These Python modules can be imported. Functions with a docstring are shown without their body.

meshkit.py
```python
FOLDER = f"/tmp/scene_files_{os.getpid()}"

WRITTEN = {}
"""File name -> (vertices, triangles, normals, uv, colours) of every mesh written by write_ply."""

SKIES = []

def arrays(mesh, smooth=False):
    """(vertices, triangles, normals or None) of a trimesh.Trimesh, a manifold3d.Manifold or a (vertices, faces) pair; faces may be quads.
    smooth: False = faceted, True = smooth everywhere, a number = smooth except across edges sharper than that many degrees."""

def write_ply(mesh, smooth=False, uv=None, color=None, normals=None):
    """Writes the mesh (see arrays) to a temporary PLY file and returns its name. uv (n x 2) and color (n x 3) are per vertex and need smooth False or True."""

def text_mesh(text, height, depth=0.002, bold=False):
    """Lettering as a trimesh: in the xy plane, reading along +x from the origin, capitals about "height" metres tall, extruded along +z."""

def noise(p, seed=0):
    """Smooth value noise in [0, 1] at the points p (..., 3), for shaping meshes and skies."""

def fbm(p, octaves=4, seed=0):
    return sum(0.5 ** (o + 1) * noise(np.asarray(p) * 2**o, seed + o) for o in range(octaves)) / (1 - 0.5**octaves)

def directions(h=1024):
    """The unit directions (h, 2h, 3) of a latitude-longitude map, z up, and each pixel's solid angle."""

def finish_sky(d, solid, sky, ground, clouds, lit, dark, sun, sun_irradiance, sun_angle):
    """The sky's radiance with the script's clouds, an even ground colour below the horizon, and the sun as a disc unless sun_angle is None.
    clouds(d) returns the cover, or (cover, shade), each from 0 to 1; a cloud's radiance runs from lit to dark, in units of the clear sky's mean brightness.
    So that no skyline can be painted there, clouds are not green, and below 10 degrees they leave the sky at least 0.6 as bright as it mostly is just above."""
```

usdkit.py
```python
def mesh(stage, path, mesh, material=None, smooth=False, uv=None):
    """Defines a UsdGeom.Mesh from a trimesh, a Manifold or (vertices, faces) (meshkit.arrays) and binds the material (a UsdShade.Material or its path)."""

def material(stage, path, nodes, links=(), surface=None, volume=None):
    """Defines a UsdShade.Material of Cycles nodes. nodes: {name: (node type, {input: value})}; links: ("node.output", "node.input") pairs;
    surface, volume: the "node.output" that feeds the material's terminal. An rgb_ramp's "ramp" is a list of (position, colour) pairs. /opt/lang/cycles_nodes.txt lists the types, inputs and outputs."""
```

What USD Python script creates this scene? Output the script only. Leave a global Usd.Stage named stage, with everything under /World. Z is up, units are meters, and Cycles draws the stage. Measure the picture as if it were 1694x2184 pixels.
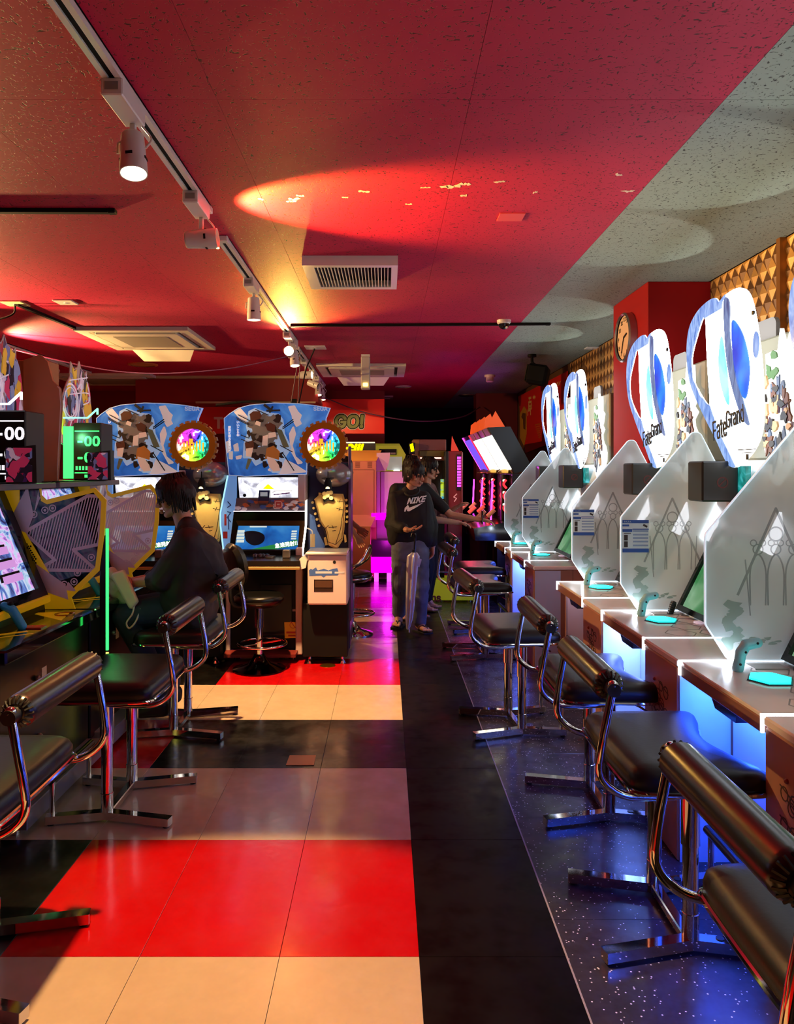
import math, glob, functools, numpy as np, trimesh, manifold3d, shapely
from shapely.geometry import Polygon, MultiPolygon, Point, LineString, box as sbox
from shapely import affinity
from shapely.ops import unary_union
import usdkit, meshkit
from pxr import Usd, UsdGeom, UsdLux, UsdShade, Gf, Sdf
MF = manifold3d.Manifold
Shape = Polygon
def Polygon(*a):
    g = Shape(*a); return g if g.is_valid else g.buffer(0)
stage = Usd.Stage.CreateInMemory()
UsdGeom.SetStageUpAxis(stage, 'Z'); UsdGeom.SetStageMetersPerUnit(stage, 1.0)
UsdGeom.Xform.Define(stage, '/World'); UsdGeom.Scope.Define(stage, '/World/Looks')

# ---------------------------------------------------------------- camera (1694 x 2184; vanishing point of the aisle at 823, 1003)
F, VX, HY, EYE = 1620.0, 823.0, 1003.0, 1.55
cam = UsdGeom.Camera.Define(stage, '/World/camera')
cam.AddTransformOp().Set(Gf.Matrix4d(1,0,0,0, 0,0,1,0, 0,-1,0,0, 0,0,EYE,1))
cam.CreateHorizontalApertureAttr(36.0); cam.CreateVerticalApertureAttr(36.0*2184/1694)
cam.CreateFocalLengthAttr(36.0*F/1694)
cam.CreateHorizontalApertureOffsetAttr((847-VX)/1694*36.0)
cam.CreateVerticalApertureOffsetAttr(-(1092-HY)/1694*36.0)
cam.CreateClippingRangeAttr(Gf.Vec2f(0.05, 200)); cam.CreateFStopAttr(0.0)
cam.CreateExposureAttr(0.32)

# ---------------------------------------------------------------- lights
UsdGeom.Xform.Define(stage, '/World/lighting')
def look_m(pos, to):
    p, t = np.array(pos, float), np.array(to, float)
    z = p - t; z /= np.linalg.norm(z)
    x = np.cross([0, 0, 1.0] if abs(z[2]) < .98 else [0, 1.0, 0], z); x /= np.linalg.norm(x)
    y = np.cross(z, x)
    return Gf.Matrix4d(*x, 0, *y, 0, *z, 0, *p, 1)
LN = [0]
def spot(pos, to, color, power, cone=25, soft=.3, radius=.03):
    LN[0] += 1
    l = UsdLux.SphereLight.Define(stage, f'/World/lighting/spot_{LN[0]:03d}')
    l.AddTransformOp().Set(look_m(pos, to)); l.CreateRadiusAttr(radius); l.CreateNormalizeAttr(True)
    l.CreateColorAttr(Gf.Vec3f(*color)); l.CreateIntensityAttr(power)
    s = UsdLux.ShapingAPI.Apply(l.GetPrim()); s.CreateShapingConeAngleAttr(cone); s.CreateShapingConeSoftnessAttr(soft)
def rect(pos, to, color, power, w, h):
    LN[0] += 1
    l = UsdLux.RectLight.Define(stage, f'/World/lighting/area_{LN[0]:03d}')
    l.AddTransformOp().Set(look_m(pos, to)); l.CreateWidthAttr(w); l.CreateHeightAttr(h); l.CreateNormalizeAttr(True)
    l.CreateColorAttr(Gf.Vec3f(*color)); l.CreateIntensityAttr(power)
def bulb(pos, color, power, radius=.05):
    LN[0] += 1
    l = UsdLux.SphereLight.Define(stage, f'/World/lighting/bulb_{LN[0]:03d}')
    l.AddTransformOp().Set(Gf.Matrix4d().SetTranslate(Gf.Vec3d(*pos))); l.CreateRadiusAttr(radius); l.CreateNormalizeAttr(True)
    l.CreateColorAttr(Gf.Vec3f(*color)); l.CreateIntensityAttr(power)
WARM = (1, .60, .235)
# track lamps: each light sits in the mouth of the lamp head built further down
spot((-.87, 2.62, 2.58), (-.55, 1.75, 0), WARM, 138, 33, .2)      # first lamp, down onto the beige and red stripes
spot((-.80, 3.72, 2.62), (-.1, 3.80, 3.10), (1,.56,.07), 90, 40, .5)      # second lamp, across the ceiling
spot((-.91, 5.30, 2.56), (-.70, 5.35, 0), WARM, 210, 24, .2)      # third lamp, down
spot((-.92, 7.10, 2.66), (-.60, 5.9, 3.0), (1,.56,.09), 48, 40, .7)      # fourth lamp, towards the aisle and the ceiling
spot((-.90, 7.58, 2.55), (-.7, 7.2, 0), WARM, 45, 26, .3)
spot((-.90, .9, 2.58), (-.9, .4, 0), WARM, 140, 30, .3)           # lamps of the same track behind the camera
spot((-3.93, 5.9, 2.60), (-2.6, 5.0, 2.9), WARM, 220, 55, .5)      # lamps of the left-hand track
spot((-3.93, 8.9, 2.58), (-3.6, 8.4, 0), WARM, 160, 32, .3)
spot((-.93, 9.6, 2.60), (-.42, 10.8, 1.6), WARM, 26, 34, .3)
spot((-3.80, 7.35, 2.60), (-2.6, 7.5, 2.80), WARM, 130, 55, .6)
# ---------------------------------------------------------------- pixels of the photograph to points of the place
def PY(px, py, Y): return np.array([(px-VX)/F*Y, Y, EYE+(HY-py)/F*Y])           # on the plane y = Y
def PX(px, py, X): Y = X*F/(px-VX); return np.array([X, Y, EYE+(HY-py)/F*Y])    # on the plane x = X
def PZ(px, py, z): Y = (EYE-z)*F/(py-HY); return np.array([(px-VX)/F*Y, Y, z])  # on the plane z
def zm(x0, y0, s): return lambda x, y: (x0+x/s, y0+y/s)

# ---------------------------------------------------------------- meshes
cat = trimesh.util.concatenate
def hull(pts): return trimesh.convex.convex_hull(np.asarray(pts, float))
def box(x0, x1, y0, y1, z0, z1, b=0.0):
    if b <= 0: return trimesh.creation.box(bounds=[[min(x0,x1),min(y0,y1),min(z0,z1)],[max(x0,x1),max(y0,y1),max(z0,z1)]])
    x0,x1,y0,y1,z0,z1 = min(x0,x1),max(x0,x1),min(y0,y1),max(y0,y1),min(z0,z1),max(z0,z1)
    b = min(b, (x1-x0)*.45, (y1-y0)*.45, (z1-z0)*.45); p = []
    for X, i in ((x0,1),(x1,-1)):
        for Y, j in ((y0,1),(y1,-1)):
            for Z, k in ((z0,1),(z1,-1)): p += [(X+i*b,Y+j*b,Z),(X+i*b,Y,Z+k*b),(X,Y+j*b,Z+k*b)]
    return hull(p)
def cyl(a, b, r, r2=None, n=20):
    a, b = np.array(a, float), np.array(b, float); r2 = r if r2 is None else r2
    return lathe([(0,0),(r,0),(r2,np.linalg.norm(b-a)),(0,np.linalg.norm(b-a))], n).apply_transform(frame(a, b-a))
def frame(o, z):
    z = np.array(z, float)/np.linalg.norm(z); x = np.cross([0,0,1.0] if abs(z[2]) < .95 else [0,1.0,0], z); x /= np.linalg.norm(x)
    m = np.eye(4); m[:3,0], m[:3,1], m[:3,2], m[:3,3] = x, np.cross(z, x), z, o; return m
def lathe(prof, n=32):
    p = np.array(prof, float); a = np.arange(n)*2*np.pi/n; m = len(p)
    v = np.stack([np.outer(np.cos(a), p[:,0]), np.outer(np.sin(a), p[:,0]), np.broadcast_to(p[:,1], (n,m))], -1).reshape(-1,3)
    f = []
    for i in range(n):
        j = (i+1)%n
        for k in range(m-1):
            q = (i*m+k, j*m+k, j*m+k+1, i*m+k+1); f += [(q[0],q[1],q[2]),(q[0],q[2],q[3])]
    t = trimesh.Trimesh(v, f); t.merge_vertices(); t.update_faces(t.nondegenerate_faces()); return t
def smoothpath(pts, rad=.05, n=6):
    """polyline with rounded corners"""
    P = [np.array(p, float) for p in pts]; out = [P[0]]
    for a, b, c in zip(P, P[1:], P[2:]):
        u, w = a-b, c-b; lu, lw = np.linalg.norm(u), np.linalg.norm(w); d = min(rad, lu*.49, lw*.49)
        s, e = b+u/lu*d, b+w/lw*d
        for t in np.linspace(0, 1, n): out.append((1-t)**2*s+2*t*(1-t)*b+t*t*e)
    out.append(P[-1]); return np.array(out)
def spline(pts, n=8, closed=False):
    P = np.array(pts, float); P = np.vstack([P[-1:], P, P[:2]]) if closed else np.vstack([2*P[0]-P[1], P, 2*P[-1]-P[-2]]); o = []
    for i in range(1, len(P)-2):
        for t in np.arange(n)/n:
            a,b,c,d = P[i-1:i+3]; o.append(.5*((2*b)+(-a+c)*t+(2*a-5*b+4*c-d)*t*t+(-a+3*b-3*c+d)*t**3))
    if not closed: o.append(P[-2])
    return np.array(o)
def tube(pts, r, n=12, closed=False):
    p = np.array(pts, float); p = p[np.r_[True, np.linalg.norm(np.diff(p, axis=0), axis=1) > 1e-6]]; m = len(p)
    r = np.broadcast_to(r, (m,)); t = np.gradient(p, axis=0) if not closed else np.roll(p,-1,0)-np.roll(p,1,0)
    t /= np.linalg.norm(t, axis=1, keepdims=True)
    u = np.cross(t[0], [0,0,1.0] if abs(t[0][2]) < .9 else [1.0,0,0]); u /= np.linalg.norm(u); U = []
    for k in range(m):
        u = u - t[k]*np.dot(u, t[k]); u /= np.linalg.norm(u); U.append(u)
    U = np.array(U); B = np.cross(t, U); a = np.arange(n)*2*np.pi/n
    v = (p[:,None]+r[:,None,None]*(np.cos(a)[None,:,None]*U[:,None]+np.sin(a)[None,:,None]*B[:,None])).reshape(-1,3); f = []
    for k in range(m if closed else m-1):
        for i in range(n):
            j, k2 = (i+1)%n, (k+1)%m; q = (k*n+i, k*n+j, k2*n+j, k2*n+i); f += [(q[0],q[1],q[2]),(q[0],q[2],q[3])]
    if not closed:
        v = np.vstack([v, p[0], p[-1]]); c0, c1 = len(v)-2, len(v)-1
        for i in range(n): f += [(c0,(i+1)%n,i),(c1,(m-1)*n+i,(m-1)*n+(i+1)%n)]
    return trimesh.Trimesh(v, f, process=False)
def geoms(g):
    if g.is_empty: return []
    return [x for x in getattr(g, 'geoms', [g]) if isinstance(x, Shape) and x.area > 1e-9]
def prism(poly, depth, o, u, v, fine=None):
    """a flat shape given in (u, v), from o, thickened by depth along u x v"""
    if isinstance(poly, (list, tuple, np.ndarray)): poly = Polygon(poly).buffer(0)
    ms = [trimesh.creation.extrude_polygon(g, abs(depth), engine='earcut') for g in geoms(poly)]
    t = cat(ms); u, v = np.array(u, float), np.array(v, float); n = np.cross(u, v)
    if fine: t = t.subdivide_to_size(fine, max_iter=12)
    m = np.eye(4); m[:3,0], m[:3,1], m[:3,2], m[:3,3] = u, v, n*(1 if depth > 0 else -1), o
    t.apply_transform(m)
    if np.linalg.det(m[:3,:3]) < 0: t.invert()
    return t
XA, YA, ZA = np.array([1.,0,0]), np.array([0,1.,0]), np.array([0,0,1.])
def facing_cam(poly, d, Y, front=True): return prism(poly, d, [0,Y,0], XA, ZA)     # (x, z) shape whose face y = Y looks at -y and that is d thick towards -y
def facing_aisle(poly, d, X): return prism(poly, -d, [X,0,0], YA, ZA)              # (y, z) shape; from X it is d thick towards -x
def rot(mesh, deg, axis, at): return mesh.apply_transform(trimesh.transformations.rotation_matrix(math.radians(deg), axis, at))
def mv(mesh, d): m = mesh.copy(); m.apply_translation(d); return m
def circle(x, y, r, n=32, ry=None):
    a = np.arange(n)*2*np.pi/n; return Polygon(np.c_[x+r*np.cos(a), y+(ry or r)*np.sin(a)])
def ring(x, y, r, w, n=32): return circle(x,y,r,n).difference(circle(x,y,r-w,n))
def stroke(pts, w): return LineString(pts).buffer(w/2, cap_style=2, join_style=1, quad_segs=3)
def blot(rng, x, y, rx, ry, n=9, j=.45):
    a = np.arange(n)*2*np.pi/n+rng.uniform(0, 1); k = 1+rng.uniform(-j, j, n)
    return Polygon(np.c_[x+rx*k*np.cos(a), y+ry*k*np.sin(a)]).buffer(0)
@functools.lru_cache(None)
def letters(s, h, cjk=False, bold=False, slant=0.0):
    from PIL import Image, ImageDraw, ImageFont
    pats = ['/opt/blender-*/*/datafiles/fonts/'+('Noto Sans CJK Regular.woff2' if cjk else 'Inter.woff2')]
    font = ImageFont.truetype(glob.glob(pats[0])[0], 64)
    x0,y0,x1,y1 = font.getbbox(s, anchor='ls', stroke_width=3*bold)
    im = Image.new('L', (x1-x0+8, y1-y0+8)); ImageDraw.Draw(im).text((4-x0, 4-y0), s, 255, font, anchor='ls', stroke_width=3*bold)
    on = np.pad(np.asarray(im) > 127, ((0,0),(1,1))).astype(np.int8)
    r, a = np.nonzero(np.diff(on, axis=1) == 1); b = np.nonzero(np.diff(on, axis=1) == -1)[1]
    g = unary_union([sbox(p, -q-1, e, -q) for p, q, e in zip(a, r, b)]).buffer(.5).buffer(-.5).simplify(.6)
    k = h/(46.5 if not cjk else 56.0)
    g = affinity.affine_transform(g, [k, 0, 0, k, -4*k, (4-y0)*k])
    return affinity.affine_transform(g, [1, slant, 0, 1, 0, 0]) if slant else g
def text(s, h, x, y, **k): return affinity.translate(letters(s, h, **k), x, y)
def column(s, h, x, y, gap=1.15):                                                   # Japanese set from top to bottom
    return unary_union([text(c, h, x, y-i*h*gap, cjk=True, bold=True) for i, c in enumerate(s) if c.strip()])

# ---------------------------------------------------------------- objects
def data(p, label=None, cat=None, group=None, kind=None):
    for k, v in (('label', label), ('category', cat), ('group', group), ('kind', kind)):
        if v: p.SetCustomDataByKey(k, v)
class Thing:
    def __init__(s, name, label, cat=None, loc=(0,0,0), rz=0, group=None, kind=None, path='/World'):
        s.path = f'{path}/{number_in(path, name)}'
        x = UsdGeom.Xform.Define(stage, s.path); s.loc, s.rz = np.array(loc, float), rz
        s.M = trimesh.transformations.rotation_matrix(math.radians(rz), ZA); s.M[:3,3] = s.loc
        s.op = x.AddTransformOp(); s.op.Set(Gf.Matrix4d(*s.M.T.ravel())); s.prim = x.GetPrim(); s.inv = np.linalg.inv(s.M)
        data(s.prim, label, cat, group, kind)
    def add(s, name, mesh, mat, under=None, smooth=30, label=None, kind=None, local=False):
        base = under or s.path; p = f'{base}/{number_in(base, name)}'
        if isinstance(mesh, MF): v_, f_, _ = meshkit.arrays(mesh); mesh = trimesh.Trimesh(v_, f_)
        ps = pieces(mesh) if not kind else [mesh]
        if len(ps) > 1:
            for q in ps: p = s.add(name, q, mat, under, smooth, label, 'part', local)
            return p
        kind = None if kind == 'part' else kind
        if not local: mesh = mesh.copy(); mesh.apply_transform(s.inv)
        m = usdkit.mesh(stage, p, mesh, mat, smooth=smooth); data(m.GetPrim(), label, None, None, kind); return p
names = {}
def number_in(base, name):
    k = names.get((base, name), -1)+1; names[(base, name)] = k; return name if k == 0 else f'{name}_{k:03d}'
def pieces(m, most=24):
    """a mesh whose shells lie well apart, as one mesh per group of near shells"""
    if len(m.vertices) > 60000: return [m]
    _, inv = np.unique(np.round(m.vertices, 5), axis=0, return_inverse=True); inv = inv.ravel(); f = inv[m.faces]
    lab = trimesh.graph.connected_component_labels(np.vstack([f[:,:2], f[:,1:]]), node_count=inv.max()+1); fl_ = lab[f[:,0]]; ids = np.unique(fl_)
    if not 1 < len(ids) <= 400: return [m]
    tri = m.vertices[m.faces]; lo = np.array([tri[fl_ == i].min((0,1)) for i in ids]); hi = np.array([tri[fl_ == i].max((0,1)) for i in ids]); size = (hi-lo).max(1)
    gap = np.linalg.norm(np.maximum(0, np.maximum(lo[:,None]-hi[None], lo[None]-hi[:,None])), axis=2)
    a, b = np.nonzero(gap < .35*np.maximum(size[:,None], size[None])); grp = trimesh.graph.connected_component_labels(np.c_[a, b], node_count=len(ids)); n = grp.max()+1
    if not 1 < n <= most: return [m]
    look = dict(zip(ids, grp)); fg = np.array([look[i] for i in fl_]); return [m.submesh([np.nonzero(fg == k)[0]], append=True, repair=False) for k in range(n)]
def single(name, label, cat, mesh, mat, group=None, kind=None, smooth=30):
    p = f'/World/{number_in("/World", name)}'; m = usdkit.mesh(stage, p, mesh, mat, smooth=smooth); data(m.GetPrim(), label, cat, group, kind); return p
def copy_of(t, label, loc, rz=0, group=None):
    was = t.prim.GetCustomData(); base = t.path.split('/')[-1].rstrip('0123456789').rstrip('_')
    r = Thing(base, label, was['category'], loc, rz, group or was.get('group'))
    r.prim.GetReferences().AddInternalReference(t.prim.GetPath()); r.prim.SetInstanceable(True); return r

# ---------------------------------------------------------------- materials
mats = {}
def lin(h):
    c = np.array([int(h[i:i+2], 16) for i in (1,3,5)])/255; return tuple(np.where(c <= .04045, c/12.92, ((c+.055)/1.055)**2.4))
def mt(name, col, rough=.5, metal=0.0, spec=.5, emit=None, es=0.0, var=0, scale=6.0, bump=0, bscale=60.0, coat=0.0, stretch=(1,1,1)):
    """plain principled; var mixes in a darker/lighter noise of the colour, bump a fine relief"""
    if name in mats: return mats[name]
    col = lin(col) if isinstance(col, str) else col
    p = {'base_color': col, 'roughness': rough, 'metallic': metal, 'specular_ior_level': spec}
    if coat: p |= {'coat_weight': coat, 'coat_roughness': .05}
    if emit is not None: p |= {'emission_color': lin(emit) if isinstance(emit, str) else emit, 'emission_strength': es}
    n, l = {'p': ('principled_bsdf', p)}, []
    if var or bump:
        n['t'] = ('texture_coordinate', {}); n['m'] = ('mapping', {'scale': stretch}); l.append(('t.object', 'm.vector'))
    if var:
        n['n'] = ('noise_texture', {'scale': scale, 'detail': 5.0}); l.append(('m.vector', 'n.vector'))
        n['r'] = ('rgb_ramp', {'ramp': [(.3, tuple(c*(1-var) for c in col)), (.7, tuple(min(1, c*(1+var)) for c in col))]}); l += [('n.fac', 'r.fac'), ('r.color', 'p.base_color')]
    if bump:
        n['bn'] = ('noise_texture', {'scale': bscale, 'detail': 3.0}); n['b'] = ('bump', {'strength': bump, 'distance': .002}); l += [('m.vector', 'bn.vector'), ('bn.fac', 'b.height'), ('b.normal', 'p.normal')]
    mats[name] = usdkit.material(stage, f'/World/Looks/{name}', n, l, surface='p.BSDF'); return mats[name]
def glow(name, col, s):
    if name not in mats: mats[name] = usdkit.material(stage, f'/World/Looks/{name}', {'e': ('emission', {'color': lin(col) if isinstance(col, str) else col, 'strength': s})}, [], surface='e.emission')
    return mats[name]
def picture(name, stops, s, scale=5.0, dist=1.0, stretch=(1,1,1), detail=3.0):
    """a lit screen or back-lit print: patches of colour that glow"""
    if name not in mats:
        mats[name] = usdkit.material(stage, f'/World/Looks/{name}', {'t': ('texture_coordinate', {}), 'm': ('mapping', {'scale': stretch}), 'n': ('noise_texture', {'scale': scale, 'detail': detail, 'distortion': dist}),
            'r': ('rgb_ramp', {'ramp': [(a, lin(c)) for a, c in stops]}), 'e': ('principled_bsdf', {'roughness': .15, 'base_color': (.02,.02,.02), 'emission_strength': s})},
            [('t.object','m.vector'),('m.vector','n.vector'),('n.fac','r.fac'),('r.color','e.emission_color')], surface='e.BSDF')
    return mats[name]
def sheet(name, col, clear, rough=.3, trans=0.0):
    """acrylic sheet: partly see-through, partly a frosted surface that takes and passes light"""
    if name not in mats:
        c = lin(col) if isinstance(col, str) else col
        mats[name] = usdkit.material(stage, f'/World/Looks/{name}', {'c': ('transparent_bsdf', {'color': (1,1,1)}), 'p': ('principled_bsdf', {'base_color': c, 'roughness': rough}), 'l': ('translucent_bsdf', {'color': c}),
            'a': ('mix_closure', {'fac': trans}), 'x': ('mix_closure', {'fac': 1-clear})}, [('p.BSDF','a.closure1'),('l.BSDF','a.closure2'),('c.BSDF','x.closure1'),('a.closure','x.closure2')], surface='x.closure')
    return mats[name]
# ================================================================ the room
def struct(name, parts_label=None):
    t = Thing(name, parts_label, None, kind='structure'); return t
CEIL, WR, WL, Y0, Y1 = 2.867, 2.257, -5.2, -3.0, 16.0
AX0, AX1, SX = .107, .577, -1.231

def floor_mat(name, col, rough=.22, wear=.12, flecks=False, spec=.5, coat=.0):
    n = {'t': ('geometry', {}), 'm': ('mapping', {'scale': (1,1,1)}), 'n': ('noise_texture', {'scale': 2.2, 'detail': 6.0, 'roughness': .65}),
         'r': ('rgb_ramp', {'ramp': [(.3, tuple(c*(1-wear) for c in lin(col))), (.7, tuple(min(1,c*(1+wear)) for c in lin(col)))]}),
         'n2': ('noise_texture', {'scale': 7.0, 'detail': 5.0}), 'q': ('rgb_ramp', {'ramp': [(.3, (rough*.75,)*3), (.75, (rough*1.5,)*3)]}),
         'n3': ('noise_texture', {'scale': 16.0, 'detail': 3.0}), 'b': ('bump', {'strength': .16, 'distance': .004}), 'p': ('principled_bsdf', {'specular_ior_level': spec, 'coat_weight': coat, 'coat_roughness': .13})}
    l = [('t.position','n.vector'),('t.position','n2.vector'),('t.position','n3.vector'),('n.fac','r.fac'),('n2.fac','q.fac'),('q.color','p.roughness'),('n3.fac','b.height'),('b.normal','p.normal'),('b.normal','p.coat_normal')]
    if flecks:
        n |= {'v': ('voronoi_texture', {'scale': 66.0}), 'f': ('rgb_ramp', {'ramp': [(.0,(1,1,1)),(.15,(.8,.8,.9)),(.22,(0,0,0))]}), 'v2': ('white_noise_texture', {}), 'g': ('math', {'math_type': 'greater_than', 'value2': .5}), 'k': ('math', {'math_type': 'multiply'}), 'x': ('mix', {'color2': (.75,.75,.85)})}
        l += [('t.position','v.vector'),('v.distance','f.fac'),('v.position','v2.vector'),('v2.value','g.value1'),('f.color','k.value1'),('g.value','k.value2'),('k.value','x.fac'),('r.color','x.color1'),('x.color','p.base_color')]
    else: l.append(('r.color','p.base_color'))
    return usdkit.material(stage, f'/World/Looks/{name}', n, l, surface='p.BSDF')
FM = {'B': floor_mat('beige_vinyl', '#b39c86', .24, .09, coat=.7), 'R': floor_mat('red_vinyl', '#a8060b', .22, .06, coat=.7), 'K': floor_mat('black_vinyl', '#0a0807', .26, .3, spec=.5, coat=.5), 'A': floor_mat('aisle_vinyl', '#060405', .32, .3, spec=.16), 'S': floor_mat('speckled_vinyl', '#2b2833', .26, .3, True)}
seam = mt('floor_seam', '#0a0908', .7)
fl = struct('floor'); fl.add('underlay', box(WL, WR, Y0, Y1, -.06, -.004), seam)
ROW = [2.421+.766*k for k in range(-7, 17)]
CEN = {0: 'B', 1: 'R', 2: 'B', 3: 'K'}; LEFT = {0: 'B', 1: 'K', 2: 'B', 3: 'R'}
def tile(x0, x1, y0, y1, m): fl.add('floor_tile', box(x0+.0007, x1-.0007, y0+.0007, y1-.0007, -.005, 0, .0008), m, smooth=False)
for y0, y1, k in zip(ROW, ROW[1:], range(-6, 17)):
    c = k % 4
    for i in range(3): tile(AX0-.446*(i+1), AX0-.446*i, y0, y1, FM[CEN[c]])
    tile(AX0, AX1, y0, y1, FM['A'])
    for i in range(2): tile(AX1+.84*i, AX1+.84*(i+1), y0+.2, y1+.2, FM['S'])
    if y0 > .5:
        for i in range(4 if y0 > 6 else 2): tile(SX-.9*(i+1), SX-.9*i, y0, y1, FM[LEFT[c]])
fl.add('floor_trim', box(AX1-.003, AX1+.003, .2, 13, -.004, .0012), mt('pale_trim', '#8c8894', .4))
steel = mt('brushed_steel', '#c9b9a8', .3, 1.0)
p = [PZ(618,1612,0), PZ(674,1612,0), PZ(670,1633,0), PZ(610,1633,0)]
fl.add('floor_socket_cover', prism([q[:2] for q in p], .004, [0,0,0], XA, YA), mt('tan_plate', '#c08a5a', .35, .3), label='small tan metal socket cover in the black stripe')
q = PZ(699,1420,0); fl.add('floor_drain_cover', mv(lathe([(0,0),(.06,0),(.062,.004),(.045,.006),(.04,.004),(0,.005)], 28), q), mt('brass', '#c8963c', .3, 1.0), label='round brass cover in the red stripe')
q = PZ(699,1409,0); fl.add('floor_slot', box(q[0]-.1, q[0]+.1, q[1]-.012, q[1]+.012, 0, .004), mt('dark_brass', '#6a4a20', .35, .8))

# ---- ceiling: fissured acoustic panels, painted red, and grey along the right wall
def ceiling_mat(name, col):
    n = {'g': ('geometry', {}), 'nd': ('noise_texture', {'scale': 9.0, 'detail': 2.0}), 'va': ('vector_math', {'math_type': 'multiply_add', 'vector2': (.05,.05,.05)}),
         'm1': ('mapping', {'scale': (44,100,30), 'rotation': (0,0,.5)}), 'm2': ('mapping', {'scale': (104,50,30), 'rotation': (0,0,-.35)}), 'a': ('noise_texture', {'scale': 1.0, 'detail': 2.0}), 'b': ('noise_texture', {'scale': 1.0, 'detail': 2.0}),
         'ra': ('rgb_ramp', {'ramp': [(.64,(0,0,0)),(.69,(1,1,1))]}), 'rb': ('rgb_ramp', {'ramp': [(.645,(0,0,0)),(.69,(1,1,1))]}), 'mx': ('mix', {'mix_type': 'lighten', 'fac': 1.0}),
         'c': ('mix', {'color1': lin(col), 'color2': tuple(x*.14 for x in lin(col))}), 'bu': ('bump', {'strength': .5, 'distance': .004, 'invert': True}), 'p': ('principled_bsdf', {'roughness': .62, 'specular_ior_level': .35})}
    l = [('g.position','nd.vector'),('nd.color','va.vector1'),('g.position','va.vector3'),('va.vector','m1.vector'),('va.vector','m2.vector'),('m1.vector','a.vector'),('m2.vector','b.vector'),('a.fac','ra.fac'),('b.fac','rb.fac'),
         ('ra.color','mx.color1'),('rb.color','mx.color2'),('mx.color','c.fac'),('c.color','p.base_color'),('mx.color','bu.height'),('bu.normal','p.normal')]
    return usdkit.material(stage, f'/World/Looks/{name}', n, l, surface='p.BSDF')
CR, CG = ceiling_mat('red_fissured', '#b40e42'), ceiling_mat('grey_fissured', '#8fa097')
ce = struct('ceiling'); ce.add('ceiling_slab', box(WL, WR+.3, Y0, Y1, CEIL+.012, CEIL+.1), mt('ceiling_back', '#3a0a10', .8))
xs = [WL, -4.2, -3.3, -2.4, -1.5, -.6, .3, 1.205]; ys = [Y0+1.9*k for k in range(11)]
for y0, y1 in zip(ys, ys[1:]):
    for x0, x1 in zip(xs, xs[1:]): ce.add('ceiling_panel', box(x0+.0008, x1-.0008, y0+.0008, y1-.0008, CEIL, CEIL+.012), CR, smooth=False)
    ce.add('ceiling_panel', box(1.2058, WR, y0+.0008, y1-.0008, CEIL, CEIL+.012), CG, smooth=False)
rng = np.random.default_rng(4)
scuff = mt('bare_plaster', '#d8c8bc', .8)
sc = []
for px, py, w, h in [(962,396,44,5),(992,392,22,4),(1066,388,24,3),(776,409,22,3),(628,424,24,3),(640,417,16,3),(620,428,20,3),(1320,372,16,3),(1338,408,26,3),(990,416,14,3),(908,400,20,2),(872,436,14,2),(736,420,12,2),(556,424,10,3),(1142,410,8,3)]:
    a = PZ(px-w/2, py, CEIL); b = PZ(px+w/2, py, CEIL); dy = h*a[1]**2/(F*(CEIL-EYE))
    for k in range(3):
        g = blot(rng, a[0]+(b[0]-a[0])*(k+.5)/3, a[1]+rng.uniform(-dy,dy)*.5, (b[0]-a[0])/5, dy*.6, 8, .5); sc.append(prism(g, -.0012, [0,0,CEIL], XA, YA))
ce.add('paint_scuff', cat(sc), scuff, kind='stuff', label='white scuffs where the red ceiling paint is chipped')
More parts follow.
